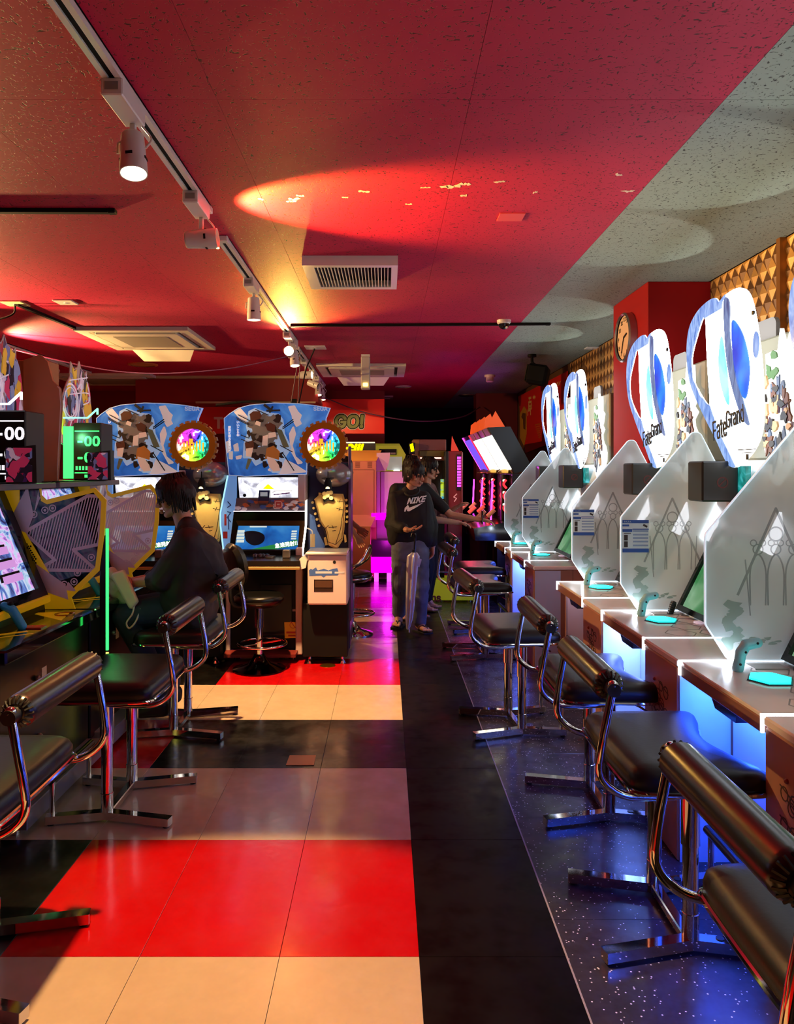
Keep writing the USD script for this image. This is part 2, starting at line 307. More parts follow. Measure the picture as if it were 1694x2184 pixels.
q = PZ(1092,462,CEIL); ce.add('patch_plate', box(q[0]-.07,q[0]+.06,q[1]-.06,q[1]+.06,CEIL-.005,CEIL), mt('patch_red', '#d0404c', .5), label='small bright red cover plate')
blackm, blackg = mt('black_matte', '#050505', .65, spec=.25), mt('black_gloss', '#08080a', .12)

# ---- walls
redw, redd = mt('red_wall_paint', '#a00a10', .45), mt('dark_red_wall', '#5c0a0c', .5)
wl = struct('wall_left'); wl.add('plaster', box(WL-.1, WL, Y0, Y1, 0, CEIL), mt('left_wall_paint', '#b4381c', .5))
wb = struct('wall_back'); wb.add('plaster', box(WL, WR, Y1, Y1+.1, 0, CEIL), blackm)
wn = struct('wall_front'); wn.add('plaster', box(WL, WR, Y0-.1, Y0, 0, CEIL), redd)
wr = struct('wall_right'); wr.add('plaster', box(WR+.012, WR+.15, Y0, Y1, 0, CEIL), mt('right_wall_base', '#5a3c22', .6))
da, db = mt('tan_diamond', '#b98a4e', .42, .25, var=.12), mt('brown_diamond', '#5e3c1d', .42, .25, var=.12)
def diamonds(y0, y1, z0, dw=.105, dh=.13):
    tile_shape = sbox(y0, z0, y1, CEIL); i = 0
    for r in range(int((CEIL-z0)/dh*2)+2):
        for c in range(int((y1-y0)/dw)+2):
            cy, cz = y0+c*dw+(dw/2 if r % 2 else 0), CEIL-r*dh/2
            g = Polygon([(cy-dw/2,cz),(cy,cz-dh/2),(cy+dw/2,cz),(cy,cz+dh/2)]).intersection(tile_shape)
            if g.area < 4e-4: continue
            q = np.array(g.exterior.coords)[:-1]; ctr = q.mean(0); n = len(q)
            v = np.vstack([np.c_[np.full(n, WR+.012), q], [[WR-.004 if g.area > .0055 else WR+.004, *ctr]]])
            wr.add('diamond_tile', trimesh.Trimesh(v, [(k, n, (k+1) % n) for k in range(n)]), da if r % 2 == 0 else db, smooth=False)
diamonds(3.1, 5.3, 1.95); diamonds(6.1, 9.33, 2.25, .115, .14)
wr.add('wall_trim', box(WR-.03, WR+.012, 4.29, 4.33, 0, CEIL), mt('bronze_trim', '#8a5a28', .35, .6))
bw = mt('brown_wallpaper', '#3a2618', .5, .2)
wr.add('wall_panel', box(WR-.012, WR+.012, Y0, 3.08, 0, CEIL), bw)
co = struct('column'); co.add('plaster', box(1.829, WR+.012, 5.3, 6.1, 0, CEIL, .004), mt('red_column_paint', '#90070c', .6, spec=.2))

# ---- bulkhead and red fascia above the far machines
bk = struct('bulkhead'); bk.add('plaster', box(-3.5, -.95, 10.62, 12.5, 2.5, CEIL), mt('bulkhead_red', '#7a0c0c', .5))
tr = mt('cream_trim', '#b09a72', .5)
bk.add('trim', box(-3.5, -1.05, 10.58, 10.63, CEIL-.035, CEIL), tr); bk.add('trim', box(-2.65, -.98, 10.58, 10.63, 2.485, 2.51), tr)
fs = Thing('fascia_sign', 'red sign board above the far machines lettered TAI and GO!', 'sign', (-1.3, 11.4, 2.1))
fs.add('board', box(-3.2, -.02, 11.4, 11.46, 2.10, 2.62, .004), mt('sign_red', '#d21c10', .4))
x, z = PY(455, 913, 11.4)[[0,2]]; fs.add('lettering', facing_cam(text('TAI', .155, x, z, bold=True), .012, 11.4), mt('sign_cream', '#d8b8a0', .5), label='cream letters TAI')
x, z = PY(711, 912, 11.4)[[0,2]]; g = text('GO!', .18, x, z, bold=True, slant=.08)
fs.add('letter_outline', facing_cam(g.buffer(.022), .010, 11.4), mt('sign_outline', '#b8b0a0', .5)); fs.add('letter_outline', facing_cam(g.buffer(.012), .014, 11.4), blackm); fs.add('lettering', facing_cam(g, .018, 11.4), mt('sign_green', '#5c6a2c', .5), label='olive letters GO!')
lb = struct('wall_behind_sign'); lb.add('plaster', box(-5.2, -.02, 12.6, 12.7, 0, CEIL), mt('sign_wall_red', '#8a1008', .5))
st = struct('red_pier'); st.add('plaster', box(1.55, WR, 13.0, 13.4, 0, CEIL), redd)
# ================================================================ on the ceiling
white = mt('white_plastic', '#d8d4d0', .35); whitem = mt('white_metal', '#dcd8d2', .3, .0); glass_lens = glow('lamp_lens', (1, .80, .50), 14.0)
def track(name_label, x, y0, y1, w=.062):
    t = Thing('lighting_track', name_label, 'lighting track', (x, (y0+y1)/2, CEIL))
    t.add('rail', cat([box(x-w/2, x-w/2+.02, y0, y1, CEIL-.03, CEIL), box(x+w/2-.02, x+w/2, y0, y1, CEIL-.03, CEIL), box(x-w/2, x+w/2, y0, y1, CEIL-.008, CEIL)]), whitem)
    t.add('conductor', box(x-.012, x+.012, y0+.02, y1-.02, CEIL-.022, CEIL-.009), blackm)
    for y in (y0, y1): t.add('end_cap', box(x-w/2-.001, x+w/2+.001, y-.025, y+.025, CEIL-.032, CEIL, .004), whitem)
    return t
track('long white lighting track over the near red ceiling, reaching out of the top edge', -.9, -.6, 3.79)
track('white lighting track beside the air vent, holding three lamps', -.92, 4.28, 7.68)
track('white lighting track over the ship-art machines', -.95, 8.1, 11.6)
track('white lighting track on the far left of the ceiling', -3.95, 4.6, 10.1)
def lamp_parts(t):
    """made at the origin: track face at z 0, the adaptor box along -y to +y, the head under its far end"""
    t.add('adaptor', box(-.036, .036, -.17, .07, -.085, -.028, .004), whitem, local=True)
    t.add('rating_label', box(-.022, .022, -.1722, -.170, -.068, -.042), mt('rating_print', '#8a8580', .6), local=True)
    t.add('stem', cat([box(-.010, .010, .035, .055, -.150, -.085, .002), cyl((-.03,.045,-.15),(.03,.045,-.15),.006)]), whitem, local=True)
glare = glow('glaring_lens', (1, .66, .28), 250.0)
def lamp(label, x, y, aim, lit=True, dz=-.19):
    t = Thing('track_spotlight', label, 'spotlight', (x, y, CEIL), 0, 'spotlights on the ceiling tracks'); lamp_parts(t)
    c = np.array([0, .045, dz]); a = np.array(aim, float); a /= np.linalg.norm(a); fr = frame(c-a*.075, a)
    head = lathe([(0,0),(.036,0),(.040,.006),(.046,.105),(.047,.107),(.049,.155),(.045,.155),(.040,.128),(0,.122)], 32).apply_transform(fr)
    h = t.add('head', head, whitem, local=True)
    s = np.cross(a, [0,0,1.0]); s = np.array([1.,0,0]) if np.linalg.norm(s) < .1 else s/np.linalg.norm(s)
    t.add('cooling_slot', cat([mv(cat([box(-.0475,.0475,-.012,.012,.094,.104), box(-.012,.012,-.0475,.0475,.094,.104)]), (0,0,0)).apply_transform(fr)]), blackm, under=h, local=True)
    t.add('yoke', tube(smoothpath([(0,.045,-.145), (-.054,.045,-.150), c+np.array([-.054,0,0])], .01), .005, 8), whitem, local=True)
    t.add('lens', lathe([(0,.130),(.040,.130),(.040,.134),(0,.136)], 28).apply_transform(fr), glare if lit == 2 else glass_lens if lit else mt('dark_lens', '#40382c', .2), under=h, local=True)
    t.add('cord', tube(spline([(.03,.05,-.09),(.06,.06,-.13),c+(.045,0,.02)], 6), .004, 6), whitem, local=True)
lamp('white track spotlight nearest the camera, pointing down', -.9, 2.66, (.10,-.22,-1))
lamp('white track spotlight lying level at the end of the near track', -.9, 3.66, (1,.02,.06), False)
lamp('white track spotlight pointing straight down beside the air vent', -.92, 5.25, (.02,.0,-1))
lamp('track spotlight glaring towards the camera', -.92, 7.22, (.03,-1,.02), 2)
lamp('track spotlight pointing down behind the glaring one', -.92, 7.6, (.1,-.2,-1))
lamp('white spotlight lying level on the track over the ship-art machines', -.95, 8.95, (1,-.2,.0))
lamp('white spotlight tilted on the track over the ship-art machines', -.95, 9.9, (1,-.3,-.4), False)
lamp('far white spotlight hanging down over the ship-art machines', -.95, 10.6, (.1,-.3,-1))
lamp('farthest white spotlight beside the letters GO!', -.95, 11.3, (.1,-.2,-1))
lamp('white spotlight behind the left ship-art header', -3.95, 9.0, (.3,-.5,-1), True)
lamp('white spotlight on the left track under the far cassette unit', -3.95, 9.8, (.2,-.3,-1), False)
lamp('white spotlight on the left track aimed across the ceiling at the large cassette unit', -3.95, 7.3, (1,.1,.15), True)
lamp('white spotlight on the left track above the dark sign board', -3.95, 6.0, (.3,-.5,.1), True)

# ---- air vent with fins
a = PZ(645,548,CEIL); X0, X1, VY0, VY1 = -.515, .075, 4.66, 5.28; zb = CEIL-.06
v = Thing('air_vent', 'white rectangular air vent with upright black gaps between its fins', 'air vent', (-.22, 4.97, CEIL))
v.add('vent_frame', prism(sbox(X0,VY0,X1,VY1).difference(sbox(X0+.07,VY0+.05,X1-.04,VY1-.06)), -(CEIL-zb), [0,0,CEIL], XA, YA), whitem); v.add('vent_backing', box(X0+.072,X1-.042,VY0+.052,VY1-.062,CEIL-.012,CEIL-.002), blackm)
for k in range(22):
    x = X0+.09+k*(X1-X0-.15)/21; v.add('fin', rot(box(x-.0025,x+.0025,VY0+.05,VY1-.06,zb+.002,zb+.018), 4, YA, (x,0,zb+.02)), whitem)
def cassette(label, x0, x1, y0, y1, deflector=True):
    t = Thing('air_conditioner', label, 'air conditioner', ((x0+x1)/2, (y0+y1)/2, CEIL)); m = mt('ac_white', '#d6d0c0', .4)
    outer = sbox(x0,y0,x1,y1); i = .10; mid = sbox(x0+i,y0+i,x1-i,y1-i); gap = mid.buffer(-.0).difference(mid.buffer(-.04))
    t.add('ceiling_panel_frame', prism(outer.difference(mid), -.035, [0,0,CEIL], XA, YA), m)
    t.add('air_slot', prism(mid, -.012, [0,0,CEIL], XA, YA), blackm)
    t.add('grille', prism(mid.buffer(-.06).buffer(.02), -.045, [0,0,CEIL], XA, YA), m)
    t.add('grille_mesh', prism(sbox(x0+.27,y0+.27,x1-.27,y1-.27), -.048, [0,0,CEIL], XA, YA), mt('ac_mesh', '#8c857a', .6))
    if deflector:
        cx = (x0+x1)/2
        t.add('wind_deflector', hull([(x0+.2,y1-.12,CEIL-.05),(x1-.2,y1-.12,CEIL-.05),(x0+.28,y1+.02,CEIL-.15),(x1-.28,y1+.02,CEIL-.15),(x0+.2,y1-.11,CEIL-.05),(x1-.28,y1+.03,CEIL-.15),(x0+.28,y1+.03,CEIL-.15)]), m)
cassette('large white ceiling cassette air conditioner over the seated person', -2.87, -1.82, 6.97, 8.12)
cassette('white ceiling cassette air conditioner behind the hanging white box', -.86, .25, 9.36, 10.45)
cassette('far left ceiling cassette air conditioner above the left ship-art header', -4.6, -3.2, 10.3, 11.5, False)
q = PZ(793,846,CEIL); v2 = Thing('small_air_vent', 'small far air vent on the red ceiling', 'air vent', q); w = .38
v2.add('vent_frame', prism(sbox(q[0]-w,q[1]-.2,q[0]+w,q[1]+.2).difference(sbox(q[0]-w+.05,q[1]-.12,q[0]+w-.05,q[1]+.12)), -.03, [0,0,CEIL], XA, YA), mt('vent_pink', '#b88a80', .5))
for k in range(4): v2.add('fin', box(q[0]-w+.04, q[0]+w-.04, q[1]-.10+k*.06, q[1]-.07+k*.06, CEIL-.02, CEIL-.012), blackm)
# ---- black slot rails, plates, detectors
def rail(label, x0, x1, y0, y1): 
    d = np.array([x1-x0, y1-y0, 0]); n = np.cross(ZA, d/np.linalg.norm(d))*.016
    P = [np.array([x0,y0,CEIL])+n, np.array([x0,y0,CEIL])-n, np.array([x1,y1,CEIL])+n, np.array([x1,y1,CEIL])-n]
    t = Thing('black_ceiling_rail', label, 'ceiling rail', ((x0+x1)/2,(y0+y1)/2,CEIL)); t.add('rail', hull(P+[p-ZA*.022 for p in P]), blackm)
    for s in (0, 1):
        c = np.array([x0,y0,CEIL]) if s == 0 else np.array([x1,y1,CEIL]); t.add('end_stop', box(c[0]-.02,c[0]+.02,c[1]-.02,c[1]+.02,CEIL-.024,CEIL,.004), blackm)
rail('long thin black rail crossing the ceiling to the dome camera', -.84, 1.45, 6.86, 6.78)
rail('short thin black rail at the left edge of the near ceiling', -2.6, -1.38, 3.82, 3.83)
rail('thin black rail running from the cream plate to the cassette air conditioner', -2.90, -2.86, 5.98, 6.95)
def plate(label, px, py, s=.075, colr=white):
    q = PZ(px, py, CEIL); t = Thing('ceiling_plate', label, 'cover plate', q)
    t.add('plate', box(q[0]-s,q[0]+s,q[1]-s,q[1]+s,CEIL-.012,CEIL,.004), colr); t.add('screw_cap', cyl((q[0],q[1],CEIL-.016),(q[0],q[1],CEIL-.01),.012), colr); return q
plate('small square white ceiling plate left of the track', 140, 643); plate('cream ceiling plate with a black cord leaving it', 32, 646, .085, mt('cream_plastic', '#c8bc90', .4)); plate('small white plate with a hanging cord above the ship-art machines', 673, 740, .11); plate('small white plate on the grey ceiling near the patterned wall', 1263, 741, .07)
q = PZ(32,646,CEIL); single('drooping_cable', 'black cord drooping from the cream ceiling plate to the left', 'cord', tube(spline([q-(0,0,.01), q+(-.02,0,-.09), q+(-.2,0,-.14), q+(-.5,0,-.16), q+(-1.1,0,-.1)], 8), .008, 8), blackm)
q = PZ(1075,683,CEIL); t = Thing('dome_camera', 'white dome security camera on the red ceiling', 'security camera', q)
t.add('base', mv(lathe([(0,0),(.062,0),(.060,-.022),(.05,-.034),(0,-.034)], 32), q), white); t.add('dome', mv(lathe([(.048,-.034),(.044,-.055),(.03,-.072),(.012,-.08),(0,-.081)], 28), q), mt('smoke_dome', '#14141a', .06))
t.add('lens', mv(trimesh.creation.icosphere(2, .012), q+np.array([.02,-.03,-.066])), white)
q = PZ(1045,800,CEIL); t = Thing('smoke_detector', 'cream round smoke detector on the grey ceiling', 'smoke detector', q); cm = mt('detector_cream', '#d2c4a4', .4)
t.add('base', mv(lathe([(0,0),(.075,0),(.072,-.03),(0,-.03)], 28), q), cm); t.add('sensor_head', mv(lathe([(.05,-.03),(.052,-.085),(.04,-.1),(0,-.1)], 28), q), cm)
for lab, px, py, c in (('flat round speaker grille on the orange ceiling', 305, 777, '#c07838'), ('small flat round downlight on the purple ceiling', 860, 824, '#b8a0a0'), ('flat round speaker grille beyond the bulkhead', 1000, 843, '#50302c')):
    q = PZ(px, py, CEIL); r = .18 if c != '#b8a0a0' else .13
    t = Thing('ceiling_speaker', lab, 'ceiling speaker', q); t.add('rim', mv(lathe([(r*.82,0),(r,0),(r,-.012),(r*.82,-.016)], 36), q), mt('spk'+c[1:], c, .5)); t.add('grille', mv(lathe([(0,-.006),(r*.82,-.006),(r*.82,-.0),(0,0)], 36), q), mt('spkg'+c[1:], c, .7))
# ---- hanging white box with a lit yellow lens
q = PY(780, 757, 8.67); t = Thing('hanging_light_box', 'narrow white box hanging from the ceiling with a yellow lit end', 'emergency light', q)
t.add('bracket', box(q[0]-.05,q[0]+.05,8.62,8.72,CEIL-.04,CEIL), white); t.add('body', box(q[0]-.052,q[0]+.052,8.60,8.74,2.475,CEIL-.03,.008), mt('hanging_white', '#bdb6ae', .4)); t.add('lens', box(q[0]-.028,q[0]+.028,8.585,8.60,2.50,2.54,.004), glow('yellow_lens', '#ffd860', 5))
# ---- loudspeaker, clock
q = PZ(1135,756,CEIL); t = Thing('loudspeaker', 'black loudspeaker hanging from the grey ceiling by a bracket', 'loudspeaker', q); c = np.array([1.72, 8.6, 2.63])
t.add('bracket', cat([cyl(q, (q[0],q[1],CEIL-.03), .05), tube(smoothpath([q, q-ZA*.1, c+(0,0,.1)], .03), .016, 8)]), blackm)
t.add('cabinet', rot(rot(box(c[0]-.12,c[0]+.12,c[1]-.1,c[1]+.1,c[2]-.11,c[2]+.11,.03), -22, ZA, c), 12, YA, c), blackm)
t.add('grille', rot(rot(box(c[0]-.125,c[0]-.115,c[1]-.085,c[1]+.085,c[2]-.095,c[2]+.095,.004), -22, ZA, c), 12, YA, c), mt('speaker_grille', '#3a3018', .7))
cy, cz, cr = 5.70, 2.545, .185; c = np.array([1.829, cy, cz])
t = Thing('wall_clock', 'round silver-rimmed wall clock on the red column', 'clock', c); fm = trimesh.transformations.rotation_matrix(-math.pi/2, YA); fm[:3,3] = c
t.add('rim', lathe([(cr*.88,0),(cr,0),(cr,.05),(cr*.94,.062),(cr*.88,.05)], 48).apply_transform(fm), mt('silver_rim', '#a8a6a4', .25, .9)); fx = 1.829-.04
t.add('dial', lathe([(0,0),(cr*.89,0),(cr*.89,.04),(0,.04)], 48).apply_transform(fm), mt('dial', '#d8b8a0', .5))
num = [affinity.translate(affinity.scale(text(str(k), .03, 0, 0), -1, 1, origin=(0,0)), -math.sin(math.radians(k*30))*cr*.72+.012, math.cos(math.radians(k*30))*cr*.72-.014) for k in range(1, 13)]
t.add('numerals', facing_aisle(affinity.translate(unary_union(num), cy, cz), .002, fx), blackm)
t.add('hour_hand', facing_aisle(stroke([(cy,cz),(cy-.07,cz+.02)], .012), .004, fx-.003), blackm); t.add('minute_hand', facing_aisle(stroke([(cy,cz),(cy+.05,cz-.11)], .008), .004, fx-.003), blackm)
# ---- cords
lo = mt('thin_cord', '#5a3a44', .5)
single('swag_cord', 'thin cord looping across the ceiling from the far track to the right pier', 'cord', tube(spline([(-.9,11.2,2.62),(-.3,11.2,2.40),(.5,11.6,2.30),(1.2,12.2,2.40),(1.6,12.9,2.62)], 10), .010, 6), lo)
single('swag_cord', 'thin purple cord looping across the ceiling from the left track to the middle track', 'cord', tube(spline([(-3.9,7.2,2.78),(-2.8,7.9,2.58),(-1.8,8.1,2.62),(-.95,8.2,2.80)], 10), .006, 6), mt('purple_cord', '#7a4c7c', .5))
q = PZ(673,740,CEIL); single('hanging_cable', 'thin dark cable dropping from the small white plate to the track', 'cord', tube([q, q+(-.12,.2,-.2), q+(-.3,.9,-.62)], .008, 6), blackm)
single('support_wires', 'pair of thin wires dropping behind the ship-art header', 'wire', cat([tube([(-.93,8.2,2.84),(-1.08,8.4,2.1)], .005, 6), tube([(-.92,8.2,2.84),(-.98,8.4,2.1)], .005, 6)]), lo)
single('standing_pole', 'dark vertical pole behind the right ship-art header', 'pole', cat([box(-1.07,-1.0,8.5,8.55,0,2.35,.004), tube(spline([(-1.9,8.5,2.28),(-1.5,8.5,2.32),(-1.22,8.5,2.28),(-1.15,8.5,2.1)], 8), .014, 8)]), blackm)
# ================================================================ the row of card game machines on the right (front edge at x = 1.16)
TX, TZ, PIT = 1.16, .80, 1.055
laminate = mt('pink_brown_laminate', '#9a6a56', .42, var=.06, scale=3); laminate_d = mt('brown_laminate', '#7a5040', .45, var=.08, scale=3)
tabletop = mt('grey_gloss_top', '#dcd8d6', .16, var=.06, scale=5); ledw = glow('white_led', '#f4f6ff', 6.0); cab = mt('pale_cabinet', '#c4cace', .3)
frost = sheet('frosted_acrylic', '#d0dede', .30, .25, .42); edgelit = mt('sheet_edge', '#dfeaf0', .3, emit='#cfe4f4', es=.55); tracery = sheet('grey_tracery', '#68747a', .72, .5, .3)
cyanpad = mt('cyan_pad', '#1fd6d6', .2, emit='#22e6e0', es=1.6); grip = mt('pale_cyan_grip', '#8fd0dc', .25); dark_ink = mt('dark_scroll_ink', '#3a241c', .6); panelblue = mt('panel_paint', '#b4c4ea', .3, bump=.05)
sign_white = picture('sign_white', [(.30,'#9cccff'),(.42,'#ffffff'),(.7,'#ffffff')], 2.6, 2.5, .6); sign_ice = picture('sign_ice', [(.25,'#3a68c0'),(.42,'#7ca4ea'),(.55,'#a8c8fa'),(.7,'#4c80d4')], .85, 9.0, 2.2, (1,1.0,.35))
sign_blue = picture('sign_blue', [(.3,'#1a3ccc'),(.5,'#1464f0'),(.7,'#30a4ff')], 1.0, 3.0, .5); sign_cyan = picture('sign_cyan', [(.3,'#58d4ff'),(.6,'#a8f0ff')], 1.2, 4.0); sign_grey = picture('sign_slate', [(.3,'#52689c'),(.5,'#8098c8'),(.7,'#3c5088')], .8, 14.0, 2.0, (1,1,.3))
inkb = mt('black_ink', '#0a0a0c', .5); slot_light = glow('slot_light', '#fffdf2', 2.5); boxgrey = mt('header_box_grey', '#86826c', .5)
L0 = (TX, 0, 0)
def station_parts(t, art_seed=3):
    X = TX; A = lambda n, m, mat, **k: t.add(n, m, mat, **k)
    yn, yf = -.655, 0.0
    A('tabletop', box(X, X+.74, yn+.004, yf-.004, TZ-.035, TZ, .003), tabletop)
    hexes = unary_union([ring(X+.2+.16*i+.08*(j % 2), -.56+.14*j, .075, .006, 6) for i in range(3) for j in range(4)]).intersection(sbox(X+.04, yn+.03, X+.42, yf-.05))
    A('printed_lines', prism(hexes, .0008, [0,0,TZ], XA, YA), tracery)
    for y, l in ((yf, .48), (yn, .36)):
        A('edge_light', cat([box(X-.004, X+l, y-.0035, y+.0035, TZ-.012, TZ+.003), box(X-.009, X+.001, y-.0045, y+.0045, TZ-.055, TZ+.003)]), ledw)
    A('front_edge', box(X-.004, X+.02, yn+.012, yf-.012, TZ-.060, TZ-.012, .004), laminate_d)
    A('under_bracket', hull([(X+.02,-.44,.76),(X+.02,-.20,.76),(X+.03,-.40,.69),(X+.03,-.24,.69),(X+.12,-.44,.76),(X+.12,-.2,.76),(X+.11,-.4,.69),(X+.11,-.24,.69)]), blackg)
    for a, b in ((-.655,-.45), (-.448,-.29), (-.288,-.0)):
        A('front_panel', box(X+.203, X+.218, a+.003, b-.003, .0, TZ-.036, .003), panelblue)
    # divider box towards the camera
    bx = A('divider_box', cat([box(X-.004, X+.74, -1.055+.004, yn-.014, 0, TZ-.03, .006)]), laminate)
    A('divider_top', box(X-.006, X+.74, -1.055, yn-.010, TZ-.03, TZ, .006), tabletop)
    A('side_board', box(X+.004, X+.205, -1.0555, -1.050, 0, TZ-.034), panelblue)
    rr = np.random.default_rng(5); sw = []
    for k in range(12):
        z = .30+.03*k; y = -.86+.05*math.sin(k*2.1); sw += [ring(y-.02, z, .028, .005, 12), ring(y+.035, z+.012, .022, .004, 10), stroke([(y-.05,z),(y+.06,z+.03)], .004)]
    A('scroll_ornament', facing_aisle(unary_union(sw), .0012, X-.004), dark_ink, under=bx)
    A('lock', mv(trimesh.creation.icosphere(1, .008), (X-.006,-.80,.655)), mt('lock_red', '#8a2a20', .3), under=bx)
    A('side_seam', cat([box(X+.30, X+.303, -1.0525, -1.049, 0, TZ-.03)]), inkb, under=bx)
    # console behind the tabletop, with the tilted screen
    prof = Polygon([(X+.395,TZ-.04),(X+.40,TZ),(X+.62,1.24),(X+.60,1.44),(X+.66,1.60),(X+1.08,1.60),(X+1.08,0),(X+.22,0),(X+.22,TZ-.04)])
    A('console', prism(prof, 1.035, [0,-.010,0], XA, ZA), cab)
    d = np.array([.22,0,.44]); d /= np.linalg.norm(d); n = np.array([-d[2],0,d[0]]); o = np.array([X+.40,0,TZ+.005])+n*.004
    sc = lambda poly, dep, off=0: prism(poly, dep, o+n*off, -YA, d)          # seen from the seat: x runs towards the camera
    A('screen_frame', sc(sbox(.03,0,.63,.475).difference(sbox(.06,.03,.60,.445)), .022), blackg)
    return sc
def station_rest(t, sc, screen):
    X = TX; A = lambda n, m, mat, **k: t.add(n, m, mat, **k)
    A('screen', sc(sbox(.06,.03,.60,.445), .006), screen)
    for y in (.0, .66): A('light_bar', sc(sbox(y-.012+.0,.40,y+.012,.72), .05, .01), ledw)
    A('keypad_panel', prism(sbox(-.52,1.27,-.16,1.42), -.006, [X+.596,0,0], YA, ZA), mt('mauve_panel', '#9a8a9c', .4))
    # frosted sheet along the far edge of the tabletop
    sh = Polygon([(X+.093,.945),(X+.185,TZ+.002),(X+.70,TZ+.002),(X+.70,1.42),(X+.60,1.60),(X+.52,1.755),(X+.475,1.755),(X+.093,1.30)]).buffer(-.035).buffer(.035)
    s = A('partition_sheet', facing_cam(sh.buffer(-.003), .012, .006), frost)
    A('sheet_rim', facing_cam(sh.difference(sh.buffer(-.004)), .013, .0065), edgelit, under=s)
    ar = []
    for k, x in enumerate((.30,.37,.44)):
        ar += [stroke(spline([(X+x-.03,1.02),(X+x-.03,1.16),(X+x,1.22),(X+x+.03,1.16),(X+x+.03,1.02)], 6), .006), ring(X+x, 1.24, .022, .005, 16), ring(X+x-.018,1.265,.014,.004,12), ring(X+x+.018,1.265,.014,.004,12)]
    ar += [stroke([(X+.22,1.06),(X+.37,1.40),(X+.52,1.06)], .010), ring(X+.37,1.30,.03,.006), stroke([(X+.25,1.2),(X+.27,.98)],.005), stroke([(X+.50,1.2),(X+.49,.98)],.005)]
    A('tracery_print', facing_cam(unary_union(ar).intersection(sh), .0009, -.0065), tracery, under=s)
    rg = np.random.default_rng(8); fg = unary_union([blot(rg, X+.20+.02*math.sin(k), 1.02-.014*k, .026, .02, 7, .6) for k in range(12)]+[blot(rg, X+.24+.02*k, .87+.01*(k % 3), .014, .006, 7, .6) for k in range(8)]).intersection(sh.buffer(-.02))
    A('figure_print', facing_cam(fg, .0009, -.0066), sheet('green_grey_print', '#8fa89a', .6, .5, .3), under=s)
    # controller grip, card pad, button
    c = np.array([X+.155, -.15, TZ])
    A('grip', MF.batch_boolean([MF.batch_hull([MF.sphere(.021,20).translate(tuple(c+a)), MF.sphere(.019,20).translate(tuple(c+b))]) for a, b in (((0,0,.012),(.012,0,.07)),((.012,0,.07),(.03,0,.098)),((.03,0,.098),(.072,0,.106)))], manifold3d.OpType.Add), grip, smooth=40)
    A('grip_screws', cat([mv(trimesh.creation.icosphere(1,.005), c+q) for q in ((.0,-.021,.03),(.02,-.02,.075),(.065,-.019,.108))]), inkb)
    A('card_pad', prism(circle(X+.215,-.27,.076,6,.078), .010, [0,0,TZ], XA, YA), cyanpad)
    A('pad_rim', prism(circle(X+.215,-.27,.083,6,.085), .004, [0,0,TZ], XA, YA), mt('pad_rim', '#0a5a60', .3))
    A('button', prism(circle(X+.38,-.33,.026,18,.03), .006, [0,0,TZ], XA, YA), mt('button_white', '#f0e8ec', .3, emit='#f0d8f0', es=.3))
    A('card_tray', prism(sbox(X+.23,-.13,X+.36,-.05), .004, [0,0,TZ], XA, YA), mt('tray_pale', '#a8a29e', .2))
    # back-lit sign board leaning on the console
    S = lambda pts: Polygon([(y-.28, z) for y, z in pts]).buffer(0)
    egg = Polygon([(y-.28,z) for y, z in spline([(-.07,1.57),(.10,1.72),(.25,1.855),(.41,2.03),(.46,2.2),(.43,2.33),(.33,2.40),(.20,2.43),(.10,2.43),(.05,2.40),(-.02,2.42),(-.16,2.42),(-.27,2.36),(-.34,2.2),(-.39,1.95),(-.38,1.72),(-.24,1.60)], 5, True)]).buffer(0)
    hole = Polygon([(y-.28,z) for y, z in spline([(.23,2.36),(.33,2.27),(.395,2.165),(.375,2.05),(.285,1.96),(.17,1.89),(.185,2.03),(.205,2.18)], 5, True)]).buffer(0)
    xs = X+.53; sg = A('sign_board', facing_aisle(egg.difference(hole), .008, xs), sign_white)
    P = lambda name, g, dep, m: A(name, facing_aisle(g, dep, xs-.008), m, under=sg)
    rim_ = egg.difference(egg.buffer(-.02)); arc = egg.intersection(S([(.10,2.5),(.60,2.5),(.60,1.5),(-.20,1.5),(.06,1.75),(.16,1.885),(.285,1.95),(.38,2.05),(.395,2.165),(.33,2.27),(.24,2.35),(.02,2.36),(.0,2.45)]))
    P('ice_ring', unary_union([arc, rim_.intersection(S([(-.02,2.6),(.6,2.6),(.6,1.4),(-.02,1.4)]))]).difference(hole.buffer(-.002)), .003, sign_ice)
    P('blue_lens', Polygon([(y-.28,z) for y, z in spline([(-.10,2.275),(-.20,2.20),(-.265,2.07),(-.27,1.97),(-.23,1.885),(-.15,1.97),(-.105,2.12)], 5, True)]), .004, sign_blue)
    P('cyan_lens', Polygon([(y-.28,z) for y, z in spline([(.02,2.22),(.05,2.1),(.02,1.97),(-.06,1.87),(-.05,2.0),(-.02,2.12)], 5, True)]), .004, sign_cyan)
    P('slate_strand', Polygon([(y-.28,z) for y, z in spline([(-.01,2.39),(-.07,2.37),(-.075,2.2),(-.14,2.02),(-.22,1.86),(-.27,1.76),(-.20,1.80),(-.11,1.93),(-.05,2.06),(-.02,2.2)], 5, True)]), .004, sign_grey)
    mir = lambda g, y, z: affinity.translate(affinity.scale(g, -1, 1, origin=(0,0)), y-.28, z)
    from shapely.affinity import rotate as rt
    P('lettering', mir(rt(affinity.scale(letters('Fate', .072), .8, 1.35, origin=(0,0)), 7, origin=(0,0)), .115, 1.70), .005, inkb)
    P('lettering', mir(rt(affinity.scale(letters('Grand', .062), .8, 1.35, origin=(0,0)), 7, origin=(0,0)), -.035, 1.755), .005, inkb)
    P('small_print', unary_union([sbox(-.33-.28,1.645,-.16-.28,1.648), sbox(-.31-.28,1.63,-.2-.28,1.633), sbox(-.26-.28,1.60,-.245-.28,1.625)]), .004, inkb)
